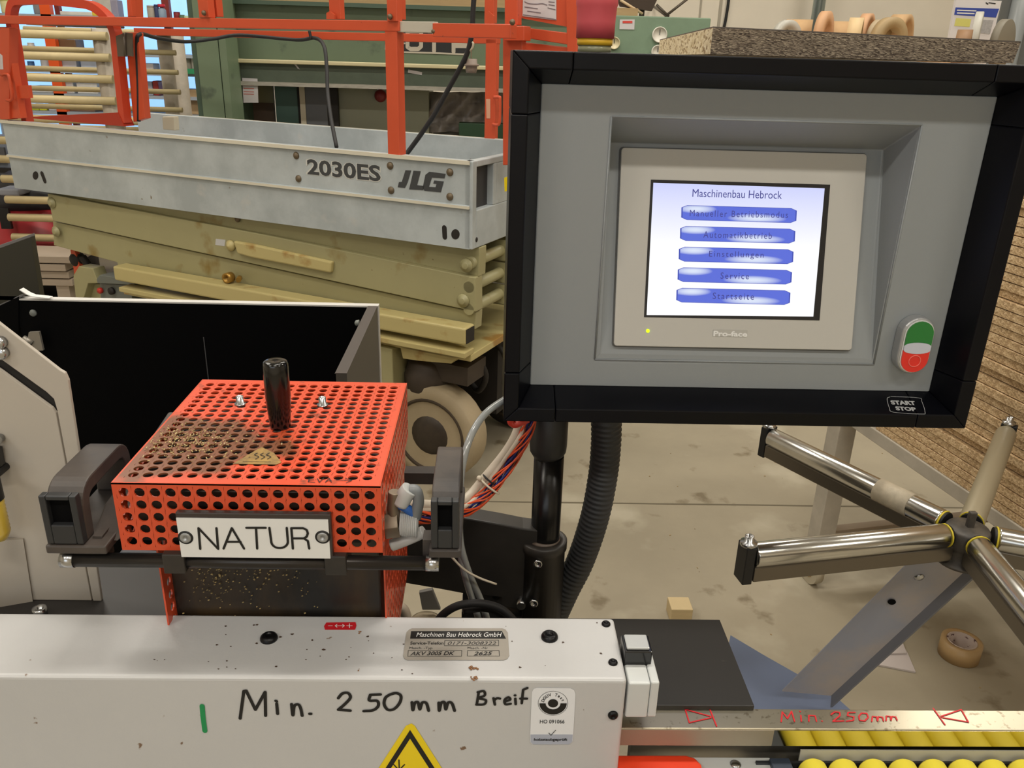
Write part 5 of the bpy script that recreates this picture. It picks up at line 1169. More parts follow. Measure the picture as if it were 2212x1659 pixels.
# name board
nb=PY(YR-.005)
q=[nb(845,52),nb(1008,58),nb(1024,92),nb(1002,117),nb(845,111)]
s=MB().prism([V((p.x,YR-.006,p.z)) for p in q],(0,.006,0)).build('name_board',mat('black_name_board',(34,36,38),.5),gp,label='black name board with cream block letters')
fr=MB(); c8=lambda pts:[(840+x/8.193,60+y/8.193) for x,y in pts]
PL=PY(YR-.006)
strokes(fr,PL,[c8([(40,425),(760,445),(1330,470),(1480,360),(1500,250)])],3.4,.001)
strokes(fr,PL,[c8([(-40,120),(-60,380)]),c8([(-40,275),(280,275)]),[(835,64),(874,64)]],3.2,.001)
strokes(fr,PL,[c8([(330,60),(330,340),(380,375),(520,375),(570,330),(570,60),(330,60)]),c8([(800,60),(800,410)]),c8([(700,60),(900,60)]),c8([(1145,60),(1145,425)]),c8([(1145,250),(1440,250)]),c8([(1160,320),(1400,325)]),c8([(1145,60),(1440,60)])],8.4,.001)
fr.build('cream_lettering',mat('cream_letter_paint',(200,192,176),.5),s)
for q,mm in (([(634,137),(640,139),(648,150),(643,148)],'white_paper'),([(882,150),(912,156),(911,162),(881,157)],'white_paper')):
    m=MB(); m.prism([PY(YR-.031)(x,y) for x,y in q],(0,-.002,0)); m.build('paper_label',MATS[mm],gp)
# things under the press
def bx(name,lab,cat,pxs,Y,th,mt,foot=True,grp=None):
    t=thing(name,lab,cat,(PY(Y)(*pxs[0]).x,Y,0),grp); m=MB(); x0,x1=PY(Y)(pxs[0][0],pxs[0][1]).x,PY(Y)(pxs[1][0],pxs[0][1]).x
    z1=min(PY(Y)(pxs[0][0],pxs[0][1]).z,zb_-.027); m.box(x0,x1,Y,Y+th,0,z1); m.build('body',mt,t,bevel=.004); return t,x0,x1,z1
t,x0,x1,z1=bx('teal_cabinet','narrow teal green cabinet under the green press','cabinet',[(591,174),(640,270)],4.98,.2,mat('teal_enamel',(74,104,96),.5))
MB().box(x1,x1+.02,4.98,5.18,0,z1).build('side_strip',M_dark,t)
t,x0,x1,z1=bx('grey_cabinet','dark grey cabinet between the teal cabinet and the cable','cabinet',[(657,182),(704,272)],4.95,.3,mat('slate_grey_cabinet',(92,94,98),.5))
MB().box(x1,x1+.06,4.955,5.2,0,z1).build('vent_side',M_dark,t)
MB().box(x0-.03,x0,4.95,5.1,0,z1).build('cream_edge',mat('cream_paint',(196,186,164),.5),t)
t,x0,x1,z1=bx('switch_cabinet','large grey green switch cabinet with a dark red knob','cabinet',[(729,182),(926,272)],5.0,.4,mat('grey_green_cabinet',(140,142,122),.5))
p=PY(4.995)
m=MB(); m.lathe(p(822,207),(0,-1,0),[(.034,0),(.034,.01),(.026,.02),(.02,.03),(0,.03)],20); m.build('red_knob',mat('dark_red_knob',(126,34,38),.4),t,label='dark red round knob')
m=MB(); m.prism([p(x,y) for x,y in ((814,187),(834,187),(834,195),(814,195))],(0,-.002,0)); m.build('white_label',MATS['white_paper'],t)
MB().box(x0,x1,4.97,5.0,1.0,1.04).build('bottom_rail',mat('dark_green_rail',(52,66,54),.5),t)
sh_=thing('plastic_sheet','crumpled grey translucent plastic sheet under the press','plastic sheet',tuple(PY(5.0)(1000,280)))
m=MB(); nx_,ny_=16,10; vs=[]; rnd=random.Random(2)
for j in range(ny_+1):
    for i in range(nx_+1):
        x=926+ (1110-926)*i/nx_; y=199+(285-199)*j/ny_; p=PY(5.06)(x,y); p.y+=.03*math.sin(i*1.3+j*.9)+.02*rnd.uniform(-1,1); vs.append(p)
fs=[(j*(nx_+1)+i,j*(nx_+1)+i+1,(j+1)*(nx_+1)+i+1,(j+1)*(nx_+1)+i) for j in range(ny_) for i in range(nx_)]
m.add(vs,fs,True); m.build('sheet',mat('grey_plastic_film',(158,150,142),.3,n=.3,nscale=5),sh_)
MB().box(vs[0].x+.02,vs[nx_].x,5.12,5.3,0,vs[-1].z).build('crate_under_sheet',mat('dim_grey_crate',(112,108,98),.6),sh_)
gb2=thing('green_ledge_box','dark green low box in front of the plastic sheet','box',tuple(PY(4.9)(990,280)))
x0=PY(4.9)(991,270).x; MB().box(x0,x0+.8,4.9,5.0,PY(4.9)(1000,292).z-.3,PY(4.9)(1000,266).z).build('body',mat('dark_green_box',(34,66,40),.5),gb2,bevel=.003)
nt_=thing('printed_notice','white notice with red print hung on the press column','notice',tuple(PY(4.75)(541,195)))
m=MB(); m.prism([PY(4.76)(x,y) for x,y in ((523,168),(556,170),(558,222),(526,222))],(0,.004,0)); s=m.build('sheet',MATS['white_paper'],nt_)
m=MB()
for y in (177,184,191,198,203): strokes(m,PY(4.76),[[(527,y),(548,y+.6)]],1.8,.001)
m.build('red_print',mat('pale_red_text',(196,120,110),.6),s)
bb=thing('brown_panel','dull brown board behind the notice under the press','board',(-1.2,5.05,0)); x0,x1=PY(5.05)(525,240).x,PY(5.05)(592,240).x
MB().box(x0,x1,5.05,5.08,0,PY(5.05)(560,222).z).build('board',mat('dull_brown_board',(96,78,64),.6),bb); MB().box(x0,x1,5.055,5.085,PY(5.05)(560,222).z,PY(5.05)(560,172).z).build('cream_upper',mat('khaki_cream',(160,156,128),.6),bb)

# ================================================================ WINDOW AND SHELVING FAR LEFT
YW=7.5
def WX(x): return PY(YW)(x,80).x
Mg=mat('daylit_blue_pane',(150,198,244),.4,emit=1.15)
for i,(a,b) in enumerate(((-330,-20),(-10,225),(235,520))):
    x0,x1=WX(a),WX(b)
    MB().box(x0,x1,YW-.02,YW,.6,2.6).build(f'window_{i+1}',None)
    o=bpy.data.objects[f'window_{i+1}']; struct(o); o.data.materials.append(mat('window_frame_white',(206,204,198),.5))
    m=MB(); m.box(x0+.05,x1-.05,YW-.03,YW-.02,.65,2.55); g=m.build('pane',Mg,o)
YS=6.7; ps_=PY(YS)
sf=thing('storage_shelving','orange upright shelving with grey boards in front of the windows','shelving',(-2.9,YS,0))
M_up=mat('bright_orange_upright',(240,92,30),.5); M_bd=mat('grey_blue_shelf_board',(168,178,190),.5)
for x0_,x1_ in ((104,126),(-90,-60),(470,492)):
    a,b=ps_(x0_,130).x,ps_(x1_,130).x; MB().box(a,b,YS,YS+.05,0,2.3).build('upright',M_up,sf)
for x0_,x1_ in ((76,86),(318,334)):
    a,b=ps_(x0_,150).x,ps_(x1_,150).x; MB().box(a,b,YS+.45,YS+.5,0,2.3).build('upright',mat('rusty_red_upright',(140,50,40),.6),sf)
SHELF={}
xL,xR=ps_(-120,100).x,ps_(470,100).x
for y in (34,113,153,204,243):
    z=ps_(200,y).z; SHELF[y]=z; MB().box(xL,xR,YS+.0,YS+.5,z-.022,z).build('shelf_board',M_bd,sf)
MB().box(xL,xR,YS,YS+.5,.5,.53).build('shelf_board',M_bd,sf); MB().box(xL,xR,YS,YS+.5,.25,.28).build('shelf_board',M_bd,sf)
items=[ # kind, x centre, shelf, width px, height px, colour, cap colour, label
('jar',12,34,24,26,(232,226,170),(220,210,120),'yellow white jar on the top shelf at the far left'),
('canister',82,34,24,24,(150,154,160),None,'grey sack shaped canister behind the arched gate'),
('box',165,34,70,7,(226,224,214),None,'flat white package lying on the top shelf'),
('box',206,34,14,8,(230,200,60),None,'small yellow packet on the top shelf'),
('box',228,34,30,44,(204,200,190),None,'tall pale carton right of the arched gate'),
('box',249,34,16,30,(160,156,176),None,'lilac grey carton beside the tall pale carton'),
('bottle',300,34,11,18,(190,170,140),(150,50,40),'small tan bottle with red nozzle beside the orange post'),
('can',325,34,18,22,(186,176,160),(180,172,160),'beige can left of the red capped can'),
('can',338,34,10,24,(60,70,110),None,'navy blue tin between the cans'),
('bottle',348,34,17,25,(150,170,190),(210,40,60),'clear blue bottle with wide red cap'),
('can',380,34,14,12,(140,30,36),(120,24,30),'short dark red tin on the top shelf'),
('can',391,34,12,7,(90,120,90),None,'small dark green tub on the top shelf'),
('can',402,34,14,6,(196,220,180),(206,226,190),'pale green tub on the top shelf'),
('bottle',419,34,7,14,(110,130,100),(30,30,30),'small green bottle with black cap'),
('box',430,34,16,28,(180,184,196),None,'grey white carton at the press end of the top shelf'),
('can',66,113,14,14,(232,228,220),(230,226,220),'white round bottle with blue nozzle'),
('box',40,113,40,9,(232,230,228),None,'white flat tray with a red rim'),
('can',92,113,7,8,(30,80,190),None,'small bright blue cap on the shelf'),
('box',145,113,42,22,(120,88,60),None,'brown carton beside the orange upright'),
('can',98,153,24,22,(232,230,232),(50,70,170),'white tub with dark blue band'),
('can',66,153,14,14,(80,130,190),None,'blue white roll next to the tub'),
('box',150,153,34,20,(206,204,208),None,'white bundle of bags on the middle shelf'),
('box',196,153,40,22,(190,198,214),None,'blue white wrapped bundle on the middle shelf'),
('box',312,153,40,16,(214,206,204),None,'pale wrapped pack right of the orange posts'),
('can',405,153,16,34,(188,180,164),(226,200,70),'grey can with yellow lid'),
('bottle',420,153,14,46,(214,206,196),(190,60,60),'white bottle with red cap by the press'),
('can',438,153,16,60,(216,100,84),(200,200,206),'salmon red canister with pale top'),
('box',90,204,52,12,(214,212,206),None,'flat white papers on the lower shelf'),
('box',148,204,26,24,(204,204,200),None,'grey white sack on the lower shelf'),
('box',190,204,44,20,(222,220,214),None,'white bag bundle on the lower shelf'),
('box',318,204,26,26,(160,160,176),None,'grey lilac box behind the rack'),
('box',338,204,12,28,(150,40,36),None,'narrow red box behind the rack'),
('box',76,243,18,12,(196,196,50),None,'yellow green packet on the bottom shelf'),
('box',94,243,16,12,(220,214,50),None,'bright yellow packet on the bottom shelf'),
('box',116,243,20,14,(220,220,224),None,'white packet on the bottom shelf'),
('box',170,243,70,14,(130,100,80),None,'long brown box on the bottom shelf'),
('box',412,243,48,48,(190,160,120),None,'large tan cardboard box beside the press column'),
('bottle',447,243,12,36,(150,150,150),(160,160,165),'grey bottle squeezed against the press column')]
for i,(kd,xc,shf,wp,hp_,col,cap,lab) in enumerate(items):
    z=SHELF[shf]; y=YS+.06; P=PY(y); x=P(xc,shf).x; wd=(P(xc+wp/2,shf)-P(xc-wp/2,shf)).length; h=hp_*(6.9)/FPX*.99
    nm={'jar':'jar','canister':'canister','box':'carton','bottle':'bottle','can':'can'}[kd]
    t=thing(nm,lab,nm,(x,y,z)); mt=mat(f'shelf_item_{i}',col,.5,n=.12,nscale=9); r=wd/2; cy=y+r
    if kd=='box': MB().box(x-r,x+r,y,y+max(.1,min(.3,wd)),z,z+h).build('body',mt,t,bevel=.006)
    elif kd=='bottle':
        MB().lathe((x,cy,z),(0,0,1),[(r*.9,0),(r,.01),(r,h*.6),(r*.45,h*.75),(r*.4,h*.8)],16).build('body',mt,t); MB().lathe((x,cy,z+h*.78),(0,0,1),[(r*(.95 if 'wide' in lab else .5),0),(r*(.9 if 'wide' in lab else .45),h*.22)],14).build('cap',mat(f'shelf_cap_{i}',cap,.5),t)
    else:
        MB().lathe((x,cy,z),(0,0,1),[(r*.93,0),(r,.008),(r,h*.8),(r*.93,h*.85)],18).build('body',mt,t)
        MB().lathe((x,cy,z+h*.84),(0,0,1),[(r*.97,0),(r*.97,h*.14),(r*.9,h*.16)],18).build('lid',mat(f'shelf_cap_{i}',cap or col,.5),t)
gt=thing('green_tray','bright green tray under the cans on the middle shelf','tray',(ps_(405,153).x,YS+.05,SHELF[153]))
x0,x1=ps_(368,153).x,ps_(430,153).x; MB().box(x0,x1,YS-.06,YS-.005,SHELF[153],SHELF[153]+.035).build('tray',mat('tray_green',(50,150,100),.5),gt)
# dark grey case and brown cardboard on the rack arms: drying rack
YK=4.9; pk=PY(YK)
dr=thing('drying_rack','tall drying rack of pale posts with horizontal wooden arms','rack',(-2.4,YK,0))
M_post=mat('paint_spattered_post',(186,176,160),.6,n=.12,nscale=20); M_arm=mat('pale_wooden_dowel',(214,196,150),.6,n=.1,nscale=8)
for x0_,yb in ((236,240),):
    a=pk(232,150); MB().cyl((a.x,YK,0),(a.x,YK,pk(215,62).z),.052,18).build('rack_post',M_post,dr)
for x0_,Y in ((362,5.5),(390,5.9)):
    a=PY(Y)(x0_,150); MB().cyl((a.x,Y,0),(a.x,Y,PY(Y)(x0_,72).z),.042,16).build('rack_post',M_post,dr)
for k in range(2): MB().box(pk(232,150).x-.04,PY(5.9)(390,150).x+.04,YK-.0,YK+1.0,.02+k*.3,.06+k*.3).build('rack_foot',M_post,dr)
xp=pk(232,150).x; xl_=pk(-40,150).x
zs_=[pk(150,y).z for y in (76,122,168,214,256,304,344,386,430,468,510)]
for i,z in enumerate(zs_):
    yy_=(76,122,168,214,256,304,344,386,430,468,510)[i]; xe=pk({5:8,6:12,7:18,8:26,9:32,10:40}.get(i,-60),yy_).x+(.1 if i>6 else 0)
    MB().cyl((xe-.1 if i>6 else xe,YK-.06,z),(xp+(.05 if i<4 else .5),YK-.06,z),.022,12).build('rack_arm',M_arm,dr)
    if i<7: MB().cyl((xe+.05,YK+.45,z+.03),(PY(YK+.45)(384,150).x,YK+.45,z+.03),.015,10).build('rack_arm',M_arm,dr)
dc=thing('dark_case','long dark grey case lying on the top arms of the drying rack','case',(xp-.3,YK,zs_[0]))
a,b=pk(110,66),pk(222,66); MB().box(a.x,b.x,YK-.04,YK+.3,zs_[0]+.045,pk(150,50).z).build('case_body',mat('dark_grey_case',(96,96,98),.6,n=.1,nscale=5),dc,bevel=.006)
cc_=thing('brown_carton','folded brown cardboard lying on the rack next to the dark case','cardboard',(xp-.7,YK,zs_[0]))
a,b=pk(66,66),pk(108,66); MB().box(a.x,b.x,YK-.04,YK+.25,zs_[0]+.045,pk(90,52).z).build('cardboard',mat('brown_cardboard',(186,146,102),.7),cc_,bevel=.004)
dc2=thing('flat_grey_board','grey board lying on the rack behind the orange rail','board',(xp+.4,YK+.4,zs_[0]+.04))
a,b=PY(5.3)(300,76),PY(5.3)(398,80); MB().box(a.x,b.x,5.28,5.5,zs_[0]+.044,a.z+.03).build('board',mat('grey_board',(124,118,108),.6),dc2)

# ================================================================ RED VACUUM, PALLET at far left
vc=thing('red_vacuum','dusty red industrial vacuum with black motor head at the far left','vacuum',(-3.0,5.0,0))
yv=5.0; pv=PY(yv)
a=pv(60,470); x0,x1=pv(-60,480).x,pv(122,480).x
zb0,zb1=pv(60,540).z,pv(60,458).z
MB().lathe(((x0+x1)/2,yv+.28,zb0),(0,0,1),[(.36,0),(.42,.02),((x1-x0)/2,.05),((x1-x0)/2*1.0,zb1-zb0)],32).build('drum',mat('dusty_red_drum',(176,44,50),.45,n=.1,nscale=6),vc)
MB().lathe(((x0+x1)/2,yv+.28,zb1),(0,0,1),[((x1-x0)/2*1.02,0),((x1-x0)/2*1.0,.06),((x1-x0)/2*.8,.16),((x1-x0)/2*.5,.20),(0,.20)],28).build('motor_head',mat('black_motor_head',(42,42,46),.5,n=.3,nscale=20),vc)
m=MB(); c=pv(18,470); m.obox(c-V((.03,.02,.06)),(.06,0,0),(0,-.02,0),(0,0,.12)); m.build('latch',M_black,vc)
m=MB(); m.box(pv(5,412).x,pv(50,412).x,yv-.05,yv+.15,pv(20,420).z,pv(20,405).z); m.build('silver_handle',mat('silver_grey_plastic',(150,154,164),.4),vc,bevel=.01)
MB().cyl(((x0+x1)/2,yv+.28,.0),((x0+x1)/2,yv+.28,zb0),.3,24).build('trolley',M_black,vc)
gm=thing('grey_machine','grey blue machine parts behind the rack at the picture edge','machine',(-3.2,5.6,0))
x0,x1=PY(5.6)(-150,350).x,PY(5.6)(24,350).x
MB().box(x0,x1,5.6,5.9,0,PY(5.6)(10,300).z).build('body',mat('blue_grey_machine',(120,128,142),.5,n=.1,nscale=3),gm,bevel=.01)
MB().box(x0,x1,5.57,5.6,PY(5.6)(10,372).z,PY(5.6)(10,362).z).build('slot',M_dark,gm)
MB().box(x0,x1-.02,5.58,5.62,PY(5.6)(10,352).z,PY(5.6)(10,318).z).build('grille',mat('grille_grey',(86,88,92),.6),gm)
MB().box(x0,x1-.1,5.56,5.6,PY(5.6)(10,300).z,PY(5.6)(10,270).z).build('blue_panel',mat('strong_blue_panel',(30,60,170),.5),gm)
ztp=PY(4.5)(110,550).z
pl_=thing('timber_stack','stack of pale planks on the floor beyond the black box','timber',(-2.8,4.6,0))
rnd=random.Random(8)
for i in range(4):
    z=ztp-(4-i)*.045; o=MB().box(-3.4,PY(4.5)(150,560).x+rnd.uniform(-.03,.03),4.5+rnd.uniform(-.02,.02),4.74,z,z+.038).build('plank',mat('pale_rough_timber',(182,166,148),.7,n=.1,nscale=3,stretch=(1,1,14)),pl_,bevel=.003)
for x in (-3.3,PY(4.5)(150,560).x-.12): MB().box(x,x+.07,4.54,4.72,0,max(.02,ztp-.181)).build('bearer',MATS['pale_rough_timber'],pl_)

# ================================================================ RIGHT BACKGROUND
gm2=thing('green_gauge_panel','old green machine panel with two round gauges','machine panel',(1.0,5.5,0))
yg=5.5; pg=PY(yg); a,b=pg(1290,60),pg(1534,60)
zt_=pg(1430,36).z
MB().box(a.x,b.x,yg,yg+.4,0,zt_).build('panel',mat('chalky_green_panel',(122,146,122),.55,n=.1,nscale=6,spots=[((96,106,78),5,.62,.06)]),gm2,bevel=.006)
for x,y,rx,mm,lab in ((1326,93,.036,'cream_dial','cream round dial'),(1424,75,.046,'white_dial','white round gauge'),(1420,112,.04,'white_dial','white round gauge')):
    c=pg(x,y); m=MB(); m.lathe(c,(0,-1,0),[(rx,0),(rx,.02),(rx*.88,.022),(rx*.88,.014),(0,.014)],24); g=m.build('gauge',mat(mm,(222,218,206) if mm[0]=='w' else (220,208,170),.4),gm2,label=lab)
    m=MB(); q=PY(yg-.015); m.obox(c+V((-.002,-.016,-.002)),(.004,0,0),(0,-.001,0),(.0,0,rx*.7)); m.build('needle',M_black,g)
m=MB(); m.prism([PY(yg-.001)(x,y) for x,y in ((1339,42),(1371,42),(1370,64),(1338,63))],(0,-.002,0)); s=m.build('maker_label',MATS['white_paper'],gm2)
m=MB(); m.prism([PY(yg-.004)(x,y) for x,y in ((1345,45),(1366,45),(1366,50),(1345,50))],(0,-.001,0)); m.build('red_print',mat('label_red',(210,70,60),.5),s)
hb2=thing('hanging_brown_board','dark brown board leaning above the green gauge panel','board',tuple(PY(5.6)(1370,22)))
m=MB(); m.prism([PY(5.6)(x,y) for x,y in ((1310,-60),(1430,-60),(1424,-10),(1408,24),(1340,14),(1330,-10))],(0,.03,0)); m.build('board',mat('dark_brown_board',(58,44,32),.6),hb2)
m=MB(); m.cyl(PY(5.58)(1340,0),PY(5.58)(1388,30),.008,8); m.build('pale_rod',mat('pale_wood_rod',(200,176,140),.6),hb2)
m=MB(); m.box(PY(5.6)(1300,30).x,PY(5.6)(1375,30).x,5.55,5.8,zt_,zt_+.045); m.build('timber_rest',mat('pale_timber_plank',(180,152,110),.7),hb2)
m=MB(); m.box(PY(5.62)(1385,0).x,PY(5.62)(1395,0).x,5.63,5.66,zt_,zt_+.5); m.build('board_prop',mat('dark_brown_board',(58,44,32),.6),hb2)
wr=thing('wall_brace','crossed grey steel rods in front of the cream wall','brace',tuple(PY(6.9)(1435,30)))
m=MB(); m.cyl(PY(6.9)(1418,10),PY(6.9)(1445,36),.010,8); m.cyl(PY(6.9)(1436,36),PY(6.9)(1500,-14),.010,8); m.cyl(PY(6.9)(1438,33),V((PY(6.9)(1438,33).x,7.5,1.9)),.01,8); m.build('rod',M_hinge,wr)
tp_=thing('wall_conduit','thin dark cable running down the cream wall','cable',(PY(7.48)(1570,20).x,7.48,1.6))
m=MB(); m.tube(smoothpath([PY(7.48)(1576,-40),PY(7.48)(1574,0),PY(7.48)(1568,40),PY(7.48)(1562,70),PY(7.48)(1560,100)]),.012,8); m.build('cable',M_rubber,tp_)
m=MB(); x=PY(7.495)(1555,30).x; m.box(x-.012,x+.012,7.494,7.5,0,4.9); struct(m.build('trim_2',mat('wall_joint_grey',(176,168,152),.7)))
x=PY(7.495)(1512,30).x; m=MB(); m.box(x-.008,x+.008,7.494,7.5,0,4.9); struct(m.build('trim_3',MATS['wall_joint_grey']))
pp2=thing('galvanised_pipe','vertical galvanised pipe in front of the cream wall','pipe',(PY(7.2)(1768,20).x,7.2,0))
x=PY(7.2)(1768,20).x; MB().cyl((x,7.2,0),(x,7.2,4.8),.048,20).build('pipe_tube',mat('galvanised_steel',(160,172,172),.3,metal=.8),pp2); MB().box(x-.08,x+.08,7.12,7.28,.0,.02).build('pipe_foot',M_zinc,pp2)
dk=thing('grey_cupboard','dark grey steel cupboard with rounded front at the right edge','cupboard',(PY(5.2)(2190,40).x,5.2,0))
x0=PY(5.2)(2150,40).x; MB().box(x0,x0+.8,5.2,5.7,0,2.3).build('body',mat('dark_grey_steel',(96,98,96),.4),dk,bevel=.02); MB().cyl((x0+.12,5.18,0),(x0+.12,5.18,2.3),.05,16).build('edge_tube',mat('mid_grey_steel',(130,134,134),.35),dk)
# shelf of wooden rings behind the board
yq=4.4; pq=PY(yq); zsx=1.50
ws=thing('ring_table','narrow wooden table carrying the sanding rings','table',(2.2,yq,0))
xa,xb=pq(1675,80).x,pq(2260,80).x
MB().box(xa,xb,yq-.30,yq+.40,zsx-.03,zsx).build('table_top',mat('light_wood_top',(206,170,124),.6,n=.1,nscale=3,stretch=(1,12,1)),ws,bevel=.002)
for x in (xa+.3,xb-.04):
    for y in (yq-.10,yq+.24): MB().box(x,x+.035,y,y+.035,0,zsx-.03).build('leg',MATS['light_wood_top'],ws)
M_mdf=mat('mdf_ring',(196,160,116),.7,n=.06,nscale=20); M_salmon=mat('salmon_ring',(208,162,122),.6); M_pale=mat('pale_grey_disc',(190,188,178),.5); M_greyd=mat('grey_disc',(128,122,108),.6)
def ring(xc,yt,wpx,tilt,mt,inner,lab,nm='wooden_ring',y=yq,cat='ring'):
    """a thick ring standing on edge, its axis turned by tilt from the sight line"""
    P=PY(y); top_=P(xc,yt).z; r=(top_-zsx)/2; c=V((P(xc,yt).x,y,zsx+r+.0005)); ax=V((math.cos(R(tilt)),-math.sin(R(tilt)),0)); th=wpx*1.3
    t=thing(nm,lab,cat,(c.x,c.y,zsx)); m=MB()
    if inner: m.lathe(c-ax*th/2,ax,[(r*inner,0),(r,0),(r,th),(r*inner,th),(r*inner,0)],36)
    else: m.lathe(c-ax*th/2,ax,[(0,0),(r*.97,0),(r,.002),(r,th-.002),(r*.97,th),(0,th)],36)
    m.build('ring_body',mt,t); return t,c,r,ax
ring(1704,43,.025,60,M_pale,.6,'small pale grey disc, leftmost on the ring table')
ring(1728,42,.10,20,M_mdf,.75,'short wide wooden drum left of the salmon ring',y=yq+.2)
ring(1786,24,.03,35,M_salmon,.5,'salmon edged ring, leftmost of the tall rings')
ring(1818,46,.09,12,M_mdf,.7,'pale wooden spool between the salmon ring and the cream ring',y=yq+.22)
ring(1852,38,.05,25,mat('cream_ring',(220,192,146),.6),.7,'cream wooden ring just left of the tallest ring')
ring(1876,29,.035,35,M_salmon,.75,'tall pinkish wooden ring in the middle of the row',y=yq+.2)
ring(1902,42,.02,50,mat('dull_beige_disc',(178,160,130),.6),0,'small dull beige disc right of the tall pinkish ring')
ring(1950,31,.06,40,M_mdf,.72,'large open wooden ring leaning right of the middle')
ring(1928,37,.035,65,mat('khaki_ring',(172,148,108),.6),.55,'khaki ring in front of the large open ring',y=yq-.12)
ring(2118,25,.028,30,M_pale,0,'pale grey disc standing before the brochure','grey_disc',cat='disc')
ring(2176,41,.03,50,M_greyd,0,'dark grey disc at the right end of the row','grey_disc',cat='disc')
ring(2086,64,.05,30,mat('brown_spool',(150,116,84),.6),.4,'small brown spool at the foot of the brochure','wooden_spool',cat='spool',y=yq-.18)
fl=thing('flat_wood_offcut','flat pale wood offcut lying at the middle of the ring table','offcut',(pq(2000,74).x,yq,zsx))
MB().box(pq(1975,74).x,pq(2036,74).x,yq-.2,yq-.08,zsx+.0005,zsx+.05).build('offcut',mat('peach_wood',(222,180,130),.6),fl,bevel=.002)
br=thing('brochure_box','white brochure with a blue band standing behind the discs','brochure',(pq(2105,70).x,yq+.12,zsx))
yb_=yq+.25; pb=PY(yb_)
q=[pb(2052,82),pb(2142,84),pb(2164,2),pb(2066,-4)]; q[0].z=zsx+.001; q[1].z=zsx+.001
m=MB(); m.prism(q,(0,.02,0)); s=m.build('brochure_card',mat('white_card',(222,220,222),.5),br)
def lf(p,d=.001): return p+V((0,-d,0))
m=MB(); m.prism([lf(pb(x,y)) for x,y in ((2064,16),(2158,19),(2151,38),(2061,32))],(0,-.0006,0)); bnd=m.build('blue_band',mat('print_blue',(52,74,164),.5),s)
m=MB(); lettering(m,'Information',PY(yb_-.002),(2068,24),(2110,25.5),(2068,19)); 
m=MB(); strokes(m,PY(yb_-.002),[[(2068,22),(2108,23.5)],[(2068,28),(2104,29.5)]],2.4,.0006); m.build('white_print',M_white,bnd)
m=MB(); m.prism([lf(pb(x,y)) for x,y in ((2065,39),(2098,41),(2094,58),(2061,56))],(0,-.0006,0)); m.build('yellow_picture',mat('print_yellow',(214,212,120),.5),s)
m=MB(); m.prism([lf(pb(x,y)) for x,y in ((2106,42),(2146,44),(2138,74),(2100,70))],(0,-.0006,0)); m.build('grey_picture',mat('print_grey',(176,176,178),.5,n=.2,nscale=90),s)
m=MB(); strokes(m,PY(yb_-.002),[[(2130,6),(2134,9)],[(2136,6),(2150,8)]],2,.0006); m.build('black_print',M_print,s)

# particle board lying on the control panel
mcb=bpy.data.materials.new('coarse_grey_chipboard_edge'); mcb.use_nodes=True; nt,b=nodes(mcb); b.inputs['Roughness'].default_value=.8
tc=nt.nodes.new('ShaderNodeTexCoord'); mp=nt.nodes.new('ShaderNodeMapping'); mp.inputs['Scale'].default_value=(400,180,1300); nt.links.new(tc.outputs['Object'],mp.inputs[0])
no=nt.nodes.new('ShaderNodeTexNoise'); no.inputs['Scale'].default_value=.35; nt.links.new(mp.outputs[0],no.inputs['Vector'])
va=nt.nodes.new('ShaderNodeVectorMath'); va.operation='MULTIPLY_ADD'; va.inputs[1].default_value=(2,2,2); nt.links.new(no.outputs['Color'],va.inputs[0]); nt.links.new(mp.outputs[0],va.inputs[2])
vo=nt.nodes.new('ShaderNodeTexVoronoi'); vo.inputs['Scale'].default_value=1.0; nt.links.new(va.outputs[0],vo.inputs['Vector'])
sp=nt.nodes.new('ShaderNodeSeparateColor'); nt.links.new(vo.outputs['Color'],sp.inputs[0])
rp=nt.nodes.new('ShaderNodeValToRGB'); e=rp.color_ramp.elements; e[0].position=0; e[0].color=srgb((70,58,48)); e[1].position=1; e[1].color=srgb((176,160,138)); x=e.new(.22); x.color=srgb((110,96,82)); x=e.new(.6); x.color=srgb((140,126,108))
nt.links.new(sp.outputs[0],rp.inputs[0]); nt.links.new(rp.outputs[0],b.inputs['Base Color'])
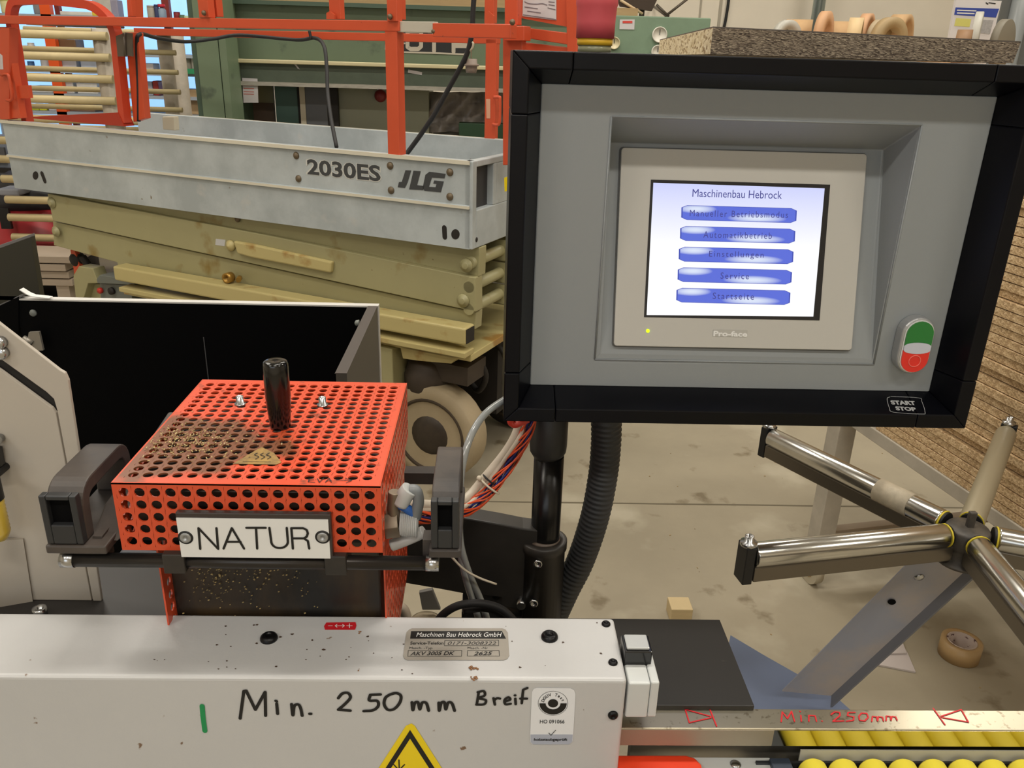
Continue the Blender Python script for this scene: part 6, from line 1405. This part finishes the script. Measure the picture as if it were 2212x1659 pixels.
bmp=nt.nodes.new('ShaderNodeBump'); bmp.inputs['Strength'].default_value=.6; bmp.inputs['Distance'].default_value=.002; nt.links.new(vo.outputs['Distance'],bmp.inputs['Height']); nt.links.new(bmp.outputs[0],b.inputs['Normal'])
mce=bpy.data.materials.new('fine_pale_chipboard_end'); mce.use_nodes=True; nt,b=nodes(mce); b.inputs['Roughness'].default_value=.85
tc=nt.nodes.new('ShaderNodeTexCoord'); mp=nt.nodes.new('ShaderNodeMapping'); mp.inputs['Scale'].default_value=(260,120,480); nt.links.new(tc.outputs['Object'],mp.inputs[0])
vo=nt.nodes.new('ShaderNodeTexVoronoi'); nt.links.new(mp.outputs[0],vo.inputs['Vector']); vo.inputs['Scale'].default_value=.8
sp=nt.nodes.new('ShaderNodeSeparateColor'); nt.links.new(vo.outputs['Color'],sp.inputs[0])
rp=nt.nodes.new('ShaderNodeValToRGB'); e=rp.color_ramp.elements; e[0].color=srgb((196,172,128)); e[1].color=srgb((246,232,200)); x=e.new(.12); x.color=srgb((150,122,84)); x=e.new(.25); x.color=srgb((222,202,160)); e[0].position=0
nt.links.new(sp.outputs[0],rp.inputs[0]); nt.links.new(rp.outputs[0],b.inputs['Base Color'])
cb2=thing('chipboard_offcut','thick chipboard offcut lying on top of the black framed panel','chipboard',(.4,.9,1.504))
zt0=1.5048; pf_=PY(.882)
ca=pf_(1540,60); cb_=pf_(2205,92); zt1=(ca.z+cb_.z)/2; far=at(1425,87,Z=ca.z)
lowr=pf_(2185,150)
q=[V((ca.x,.882,zt0)),V((lowr.x,.882,zt0)),V((cb_.x,.882,cb_.z)),V((ca.x,.882,ca.z))]
bk=V((far.x-ca.x,far.y-ca.y,0))
m=MB(); m.prism(q,bk); ob=m.build('board_core',mcb,cb2)
ob.data.materials.append(mce)
for p in ob.data.polygons:
    if abs(p.normal.z)<.3 and abs(p.normal.x)>.5: p.material_index=1
m=MB(); m.prism([V((p.x,p.y,0))+V((0,0,z)) for p,z in ((ca,ca.z),(cb_,cb_.z),(cb_+bk,cb_.z),(ca+bk,ca.z))],(0,0,.0012)); m.build('laminate_top',mat('grey_brown_laminate',(92,84,78),.45),cb2)
